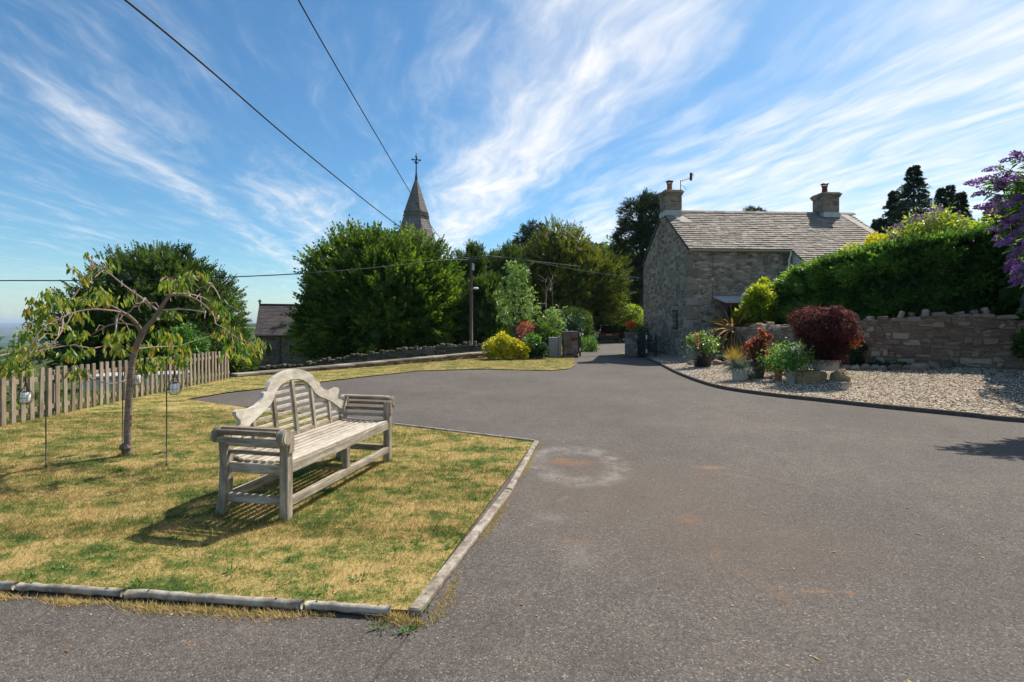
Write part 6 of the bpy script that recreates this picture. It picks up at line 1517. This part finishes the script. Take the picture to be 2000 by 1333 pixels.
# 3 fescue in cream pot
p = Gg(1444, 743); dd = p[1]; h_ = pxm(24, dd)
t3 = pot('potted_grass', p, tubp(pxm(12, dd), pxm(14, dd), h_, .006), CREAMP, 'cream ribbed pot with a dome of blue grass')
def tuft(m, c, n, L_, wd, spread=1.0, droop=.5, up=1.0):
    for k in range(n):
        a = R.uniform(0, 6.28); e = R.uniform(.15, 1.0) * spread; dr = unit(np.array([math.cos(a) * e, math.sin(a) * e, up])); l_ = L_ * R.uniform(.7, 1.15); t = np.linspace(0, 1, 5)[:, None]
        pth = c + dr * t * l_; pth[:, 2] -= (t[:, 0] ** 2) * droop * l_ * e; s_ = unit(np.cross(dr, [0, 0, 1.]) + R.randn(3) * .3) * wd / 2; w_ = np.array([1, 1, .85, .55, .05])[:, None]
        m.quadgrid(np.stack([pth - s_ * w_, pth + s_ * w_], 1), R.rand())
m = M(); tuft(m, np.array([0, 0, h_ - .03]), 900, pxm(40, dd), .007, 1.5, .55, .55); m.build('blades', BLUEG, t3)
m = M(); tuft(m, np.array([-.06, .1, h_ + .02]), 260, pxm(50, dd), .008, .8, .5, 1.0); m.build('golden_blades', GOLDG, t3)
# ribs
m = M()
for k in range(22): a = k * 2 * math.pi / 22; r0 = pxm(12, dd); r1 = pxm(14, dd); m.tube([(r0 * math.cos(a), r0 * math.sin(a), .02), (r1 * math.cos(a), r1 * math.sin(a), h_ - .05)], .008, 5)
m.build('ribs', CREAMP, t3)
# 4 stone block with big maple bowl on top
pL = Gg(1553, 750); pR = Gg(1628, 748); dd = pL[1]; sc_h = pxm(23, dd)
sb_o = thing('stone_block', ((pL[0] + pR[0]) / 2, dd + .25, pL[2]), 'rough rectangular stone block carrying the big maple bowl', 'stone')
q = M(); q.box((-.06, 0, sc_h / 2), ((pR[0] - pL[0]) / 2 - .1, .22, sc_h / 2 + .02), .03, None, .05); q.box(((pR[0] - pL[0]) / 2 - .12, .02, sc_h / 2), (.13, .2, sc_h / 2), .04, None, .08); q.build('block', S_BOULD, sb_o)
def rock(c, rad, label, mat=S_BOULD, seed=1, grp=None):
    q = M(); q.blob((0, 0, rad[2] * .55), rad, .28, 1.3, seed, 14, 9); o = q.build('boulder', mat, None); o.location = tuple(c); tag(o, label, 'boulder', grp)
p = Gg(1641, 742); rock(p, (pxm(16, p[1]), .22, pxm(13, p[1])), 'sandy yellow boulder at the right end of the stone block', seed=4)
bz = pL[2] + sc_h + .02; bowl = np.array([pxm(612, dd + .3), dd + .3, bz]); d2 = dd + .3
t4 = pot('potted_maple', bowl, tubp(pxm(20, d2), pxm(26, d2), pxm(21, d2), .01), STONEP, 'pale round bowl on the stone block with a large dome shaped dark red maple')
RM = M(); cw_ = pxm(48, d2); 
cc = np.array([pxm(-2, d2), 0, pxm(84, d2)])
C, u, lr = lobed(cc, (cw_ * .98, cw_ * .85, pxm(36, d2)), 80, .15, -.35, (.6, 1.08), .2); P_, D, rl = lobe_pts(C, u, lr, 60)
dn = unit(D * [1, 1, .2] + [0, 0, -.55] + R.randn(len(P_), 3) * .25); sprays(RM, P_, dn, .10, .012, .055, 3, np.clip(.5 + (rl - .5) * .5 + R.randn(len(P_)) * .2, 0, 1), .2)
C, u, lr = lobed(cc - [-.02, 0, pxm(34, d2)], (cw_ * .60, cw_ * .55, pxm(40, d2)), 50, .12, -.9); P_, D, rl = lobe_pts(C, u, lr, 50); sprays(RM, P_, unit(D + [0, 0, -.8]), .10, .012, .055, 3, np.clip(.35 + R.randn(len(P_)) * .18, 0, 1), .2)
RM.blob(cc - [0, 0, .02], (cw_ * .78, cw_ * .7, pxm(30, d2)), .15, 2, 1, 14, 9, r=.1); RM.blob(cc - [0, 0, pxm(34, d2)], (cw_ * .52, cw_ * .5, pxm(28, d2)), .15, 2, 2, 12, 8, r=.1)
RM.build('leaves', RED, t4)
q = M(); [q.tube(catmull(np.array([[0, 0, .1], [R.randn() * .05, R.randn() * .05, .35], [cw_ * .6 * math.cos(a), cw_ * .5 * math.sin(a), pxm(75, d2)]]), 4), np.linspace(.03, .01, 9), 7) for a in np.arange(7) * .9]; q.build('trunk', BARK, t4, smooth=True)
m = M(); P_ = np.array([pxm(44, d2), -.1, pxm(62, d2)]) + R.randn(420, 3) * [.10, .06, .08]; m.cards(P_, R.randn(420, 3) + [0, 0, -.6], .07, .02); m.build('sunlit_leaves', ORNG, t4)
# 5 small pots with white flowers
WFL = leafmat('white_flower', [(0, (.62, .62, .60)), (1, (.85, .85, .84))], .3, .5, 6, .3, (1, 1, 1))
def smallpot(px, py, w_, h_px, mat, lab, leaf, n, lh, fl=None, spread=1.0, shift=0, name='potted_plant'):
    p = Gg(px, py); dd = p[1]; r_ = pxm(w_ / 2, dd); h_ = pxm(h_px, dd); o = pot(name, p, tubp(r_ * .82, r_, h_, .006), mat, lab)
    m = M(); P_ = R.randn(n, 3) * [pxm(lh * .5 * spread, dd), .1, pxm(lh * .35, dd)] + [pxm(shift, dd), 0, h_ + pxm(lh * .5, dd)]; P_[:, 2] = np.abs(P_[:, 2] - h_ * .5) + h_ * .5; m.cards(P_, R.randn(n, 3) + [0, 0, .3], .08, .035); m.build('leaves', leaf, o)
    if fl:
        for k_ in range(7):
            c_ = R.randn(3) * [pxm(lh * .55 * spread, dd), .08, pxm(4, dd)] + [pxm(shift, dd), -.03, h_ + pxm(lh * .85, dd)]; m = M(); e = unit(R.randn(24, 3)); m.cards(c_ + e * .02, e, .045, .045); m.build('flower', fl, o)
    q = M(); [q.tube([(0, 0, h_ - .05), R.randn(3) * [.06, .06, 0] + [pxm(shift, dd) * .5, 0, h_ + pxm(lh * .6, dd)]], [.008, .004], 5) for k in range(5)]; q.build('stems', BARK, o)
smallpot(1544, 751, 17, 27, STONEP, 'tall pale pot of green leaves at the left end of the stone block', GREENP, 900, 34, None, 1.1, 2)
smallpot(1520, 742, 15, 24, TERRA, 'small terracotta pot half hidden by green leaves', GREENP, 900, 30, None, 1.1, 2)
smallpot(1570, 735, 15, 26, CREAMP, 'small cream pot behind the stone block with trailing white flowers', DKGRN, 500, 26, WFL, 1.5, 0)
smallpot(1550, 728, 16, 22, CREAMP, 'pot of bright white flowers under the left side of the red maple', GREENP, 900, 30, WFL, 1.2, 2)
smallpot(1526, 722, 14, 18, GREYP, 'pot with pale cream variegated leaves just left of the white flowers', leafmat('variegated_leaf', [(0, (.25, .28, .12)), (1, (.60, .60, .38))], .35, .5, 5, .3), 420, 26, None, .8, 0)

# rocks edging the planting strip at the wall foot
rk = [(1352, 712, 9, 5), (1400, 712, 12, 6), (1425, 714, 10, 6), (1655, 722, 10, 6), (1672, 722, 9, 6), (1690, 722, 10, 7), (1708, 722, 8, 6), (1725, 722, 9, 5), (1748, 723, 12, 8), (1772, 722, 10, 6), (1792, 722, 15, 9), (1822, 719, 12, 8), (1845, 718, 13, 9), (1870, 716, 12, 6), (1895, 716, 16, 7)]
labs = ['small rock at the corner of the cottage', 'grey rock behind the rose tub', 'rock behind the blue grass pot', 'first rock right of the big maple', 'second rock right of the big maple', 'third rock right of the big maple', 'small rock in the strip at the foot of the wall, fourth from the maple', 'fifth rock from the maple at the wall foot', 'pale rock near the middle of the wall foot', 'small pale rock left of the largest buff rock', 'largest buff rock at the foot of the wall', 'buff rock just right of the largest one at the wall foot', 'rounded dark rock towards the right of the wall foot', 'low rock half hidden under the dark plant at the wall foot', 'rightmost flat rock at the foot of the wall']
for k, ((px, py, w_, h_), lb) in enumerate(zip(rk, labs)):
    p = Gg(px, py); rock((p[0], p[1], p[2]), (pxm(w_, p[1]), pxm(w_ * .7, p[1]), pxm(h_, p[1])), lb, S_WARM if k % 3 else S_GREY, k, 'rocks edging the strip below the wall')
def shrg(name, label, cat, pxl, pxr, pyt, pyb, mat, n, ll, lw, **k):
    p = Gg((pxl + pxr) / 2, pyb); return shr(name, label, cat, pxl, pxr, pyt, pyb, p[1] + .15, mat, n, ll, lw, **k)
shrg('dark_shrub', 'dark blue green shrub against the wall right of the big maple', 'shrub', 1650, 1692, 662, 718, DKGRN, 2200, .07, .03)
shrg('dark_shrub', 'dark green shrub against the wall between the orange maple and the red maple', 'shrub', 1492, 1552, 672, 712, DKGRN, 2000, .07, .035)
shrg('ground_cover', 'low green ground cover plants at the foot of the wall', 'plants', 1690, 1742, 708, 721, DKGRN, 1200, .05, .03, core=False, stem=False)
shrg('ground_cover', 'low blue green leaves in the strip left of the largest buff rock', 'plants', 1738, 1788, 710, 721, GREENP, 900, .05, .03, core=False, stem=False)
shrg('dark_shrub', 'small dark spreading plant near the right of the wall foot', 'shrub', 1815, 1878, 694, 716, YEWD, 1500, .07, .03)
shrg('dark_shrub', 'dark plant at the wall foot just left of the rose tub wall corner', 'shrub', 1396, 1436, 690, 710, DKGRN, 900, .06, .03)
# strap-leaved plant and choisya above the wall
d = 17.6; c0 = P3(1432, 650, d)
ph = thing('phormium', (c0[0], c0[1], 1.0), 'spiky bronze strap leaved plant above the wall beside the cottage', 'plant'); m = M()
tuft(m, np.array([0, 0, .05]), 130, 1.45, .09, 1.6, .6, .55); tuft(m, np.array([.0, -.1, .1]), 110, 1.2, .08, 3.0, .75, .35); m.build('leaves', PHORM, ph)
shr('golden_choisya', 'bright lime yellow shrub between the bronze plant and the hedge', 'shrub', 1443, 1508, 562, 648, 17.6, leafmat('choisya_leaf', [(0, (.06, .13, .02)), (.5, (.26, .36, .04)), (1, (.62, .62, .08))], .4, .45, 1.6, .4), 5200, .16, .07, nl=26, core=False)

shr('golden_choisya', 'smaller lime tipped shrub leaning on the left end of the hedge', 'shrub', 1472, 1516, 546, 612, 18.3, MATS['choisya_leaf'], 2600, .15, .06, nl=18, core=False)
# ------------------------------------------------------------ behind the fence on the left
shr('garden_shrub', 'fresh green leafy shrub just beyond the fence behind the cherry', 'shrub', 322, 402, 640, 715, 14.2, GREENP, 3600, .10, .05)
for (a, b_, c_, e, dd, lab) in ((-60, 30, 610, 800, 8.6, 'leafy stems growing over the fence at the left edge'), (20, 62, 655, 790, 8.9, 'young leafy plant behind the fence near the leftmost lantern')):
    xl, xr = (a - 1000) / 1000 * dd, (b_ - 1000) / 1000 * dd; o = thing('leafy_plant', ((xl + xr) / 2, dd, -.6), lab, 'plant'); q = M(); m = M()
    for k in range(8):
        x1 = R.uniform(xl, xr) - (xl + xr) / 2; zt = EYE - (R.uniform(c_, c_ + 60) - 630) / 1000 * dd + .6; pth = catmull(np.array([[x1 * .5, 0, 0], [x1 * .8, .05, zt * .5], [x1, R.uniform(-.2, .2), zt]]), 5); q.tube(pth, np.linspace(.012, .004, len(pth)), 5)
        t = R.uniform(.3, 1, 40); P_ = np.array([np.interp(t, np.linspace(0, 1, len(pth)), pth[:, j]) for j in range(3)]).T; m.cards(P_, unit(R.randn(40, 3) + [0, 0, .2]), R.uniform(.08, .15, 40), .04, flat=.4, droop=.1)
    q.build('stems', TWIG, o, smooth=True); m.build('leaves', BROAD, o)
m = M()
for k in range(900):
    pass
x = R.uniform(-13, -7.35, 9000); y = R.uniform(6.5, 16, 9000); kk = x < -7.4 - .4 * np.clip(y - 13, 0, 9); x, y = x[kk], y[kk]; z = Hgt(x, y)
tri_blades(m, x, y, z - .02, R.uniform(.15, .45, len(x)), np.full(len(x), .02), .9)
LONGG = leafmat('long_grass', [(0, (.06, .11, .02)), (.5, (.16, .23, .05)), (1, (.34, .36, .10))], .35, .6, 2, .2)
tag(m.build('long_grass', LONGG), 'rough long green grass on the slope beyond the picket fence', None, None, 'stuff')
tb = thing('garden_tub', (-9.0, 12.3, gzl(-9.0, 12.3)), 'low pale blue grey trough glimpsed through the pickets', 'trough', rz=.35)
BLUEP = simple('pale_blue_plastic', [(0, (.30, .40, .50)), (1, (.42, .52, .62))], 4, .4, .4, 0)
q = M(); q.box((0, 0, .42), (1.0, .4, .16), .05); q.build('tub', BLUEP, tb); q = M(); q.box((0, 0, .60), (1.05, .45, .025), .02); q.build('rim', LEAD, tb); q = M(); [q.box((sx, 0, .12), (.05, .3, .16), .01) for sx in (-.8, .8)]; q.build('supports', DARKWOOD, tb)
# hedgerow clumps on the slope beyond
for k, (px, py, d, w_) in enumerate(((-60, 715, 50, 22), (30, 722, 42, 14), (-130, 700, 50, 30), (78, 690, 70, 12))):
    x = (px - 1000) / 1000 * d; z = EYE - (py - 630) / 1000 * d; r_ = w_ / 1000 * d; gzz = gzl(x, d)
    tree('field_tree', ['rounded tree low on the slope outside the left edge', 'small tree on the slope beyond the fence, right of the edge tree', 'tree on the slope outside the left corner of the fence', 'tree on the far slope partly behind the cherry leaves'][k], 'tree', (x, d, gzz), [(x, d, z, r_, r_, r_ * .8, 30, r_ * .3)], BROAD if k % 2 else BROADD, 'leaf', trunk=(.2, 1), per=50, ll=.35, lw=.2, group='trees on the valley slope')

# ------------------------------------------------------------ air
if True:
    me = bpy.data.meshes.new('haze'); x0, x1, y0, y1, z0, z1 = -16500, 9500, -400, 17500, -260, 60
    me.from_pydata([(x, y, z) for x in (x0, x1) for y in (y0, y1) for z in (z0, z1)], [], [(0, 1, 3, 2), (4, 6, 7, 5), (0, 4, 5, 1), (2, 3, 7, 6), (0, 2, 6, 4), (1, 5, 7, 3)])
    hm = bpy.data.materials.new('haze'); hm.use_nodes = True; nt = hm.node_tree; nt.nodes.clear(); v = nt.nodes.new('ShaderNodeVolumePrincipled'); v.inputs['Color'].default_value = (.62, .78, 1, 1); v.inputs['Density'].default_value = .00009; v.inputs['Anisotropy'].default_value = .2
    oo = nt.nodes.new('ShaderNodeOutputMaterial'); nt.links.new(v.outputs[0], oo.inputs['Volume']); me.materials.append(hm)
    ho_ = link(bpy.data.objects.new('haze', me)); tag(ho_, kind='stuff')
    tag(ho_, 'pale blue haze over the distant valley')
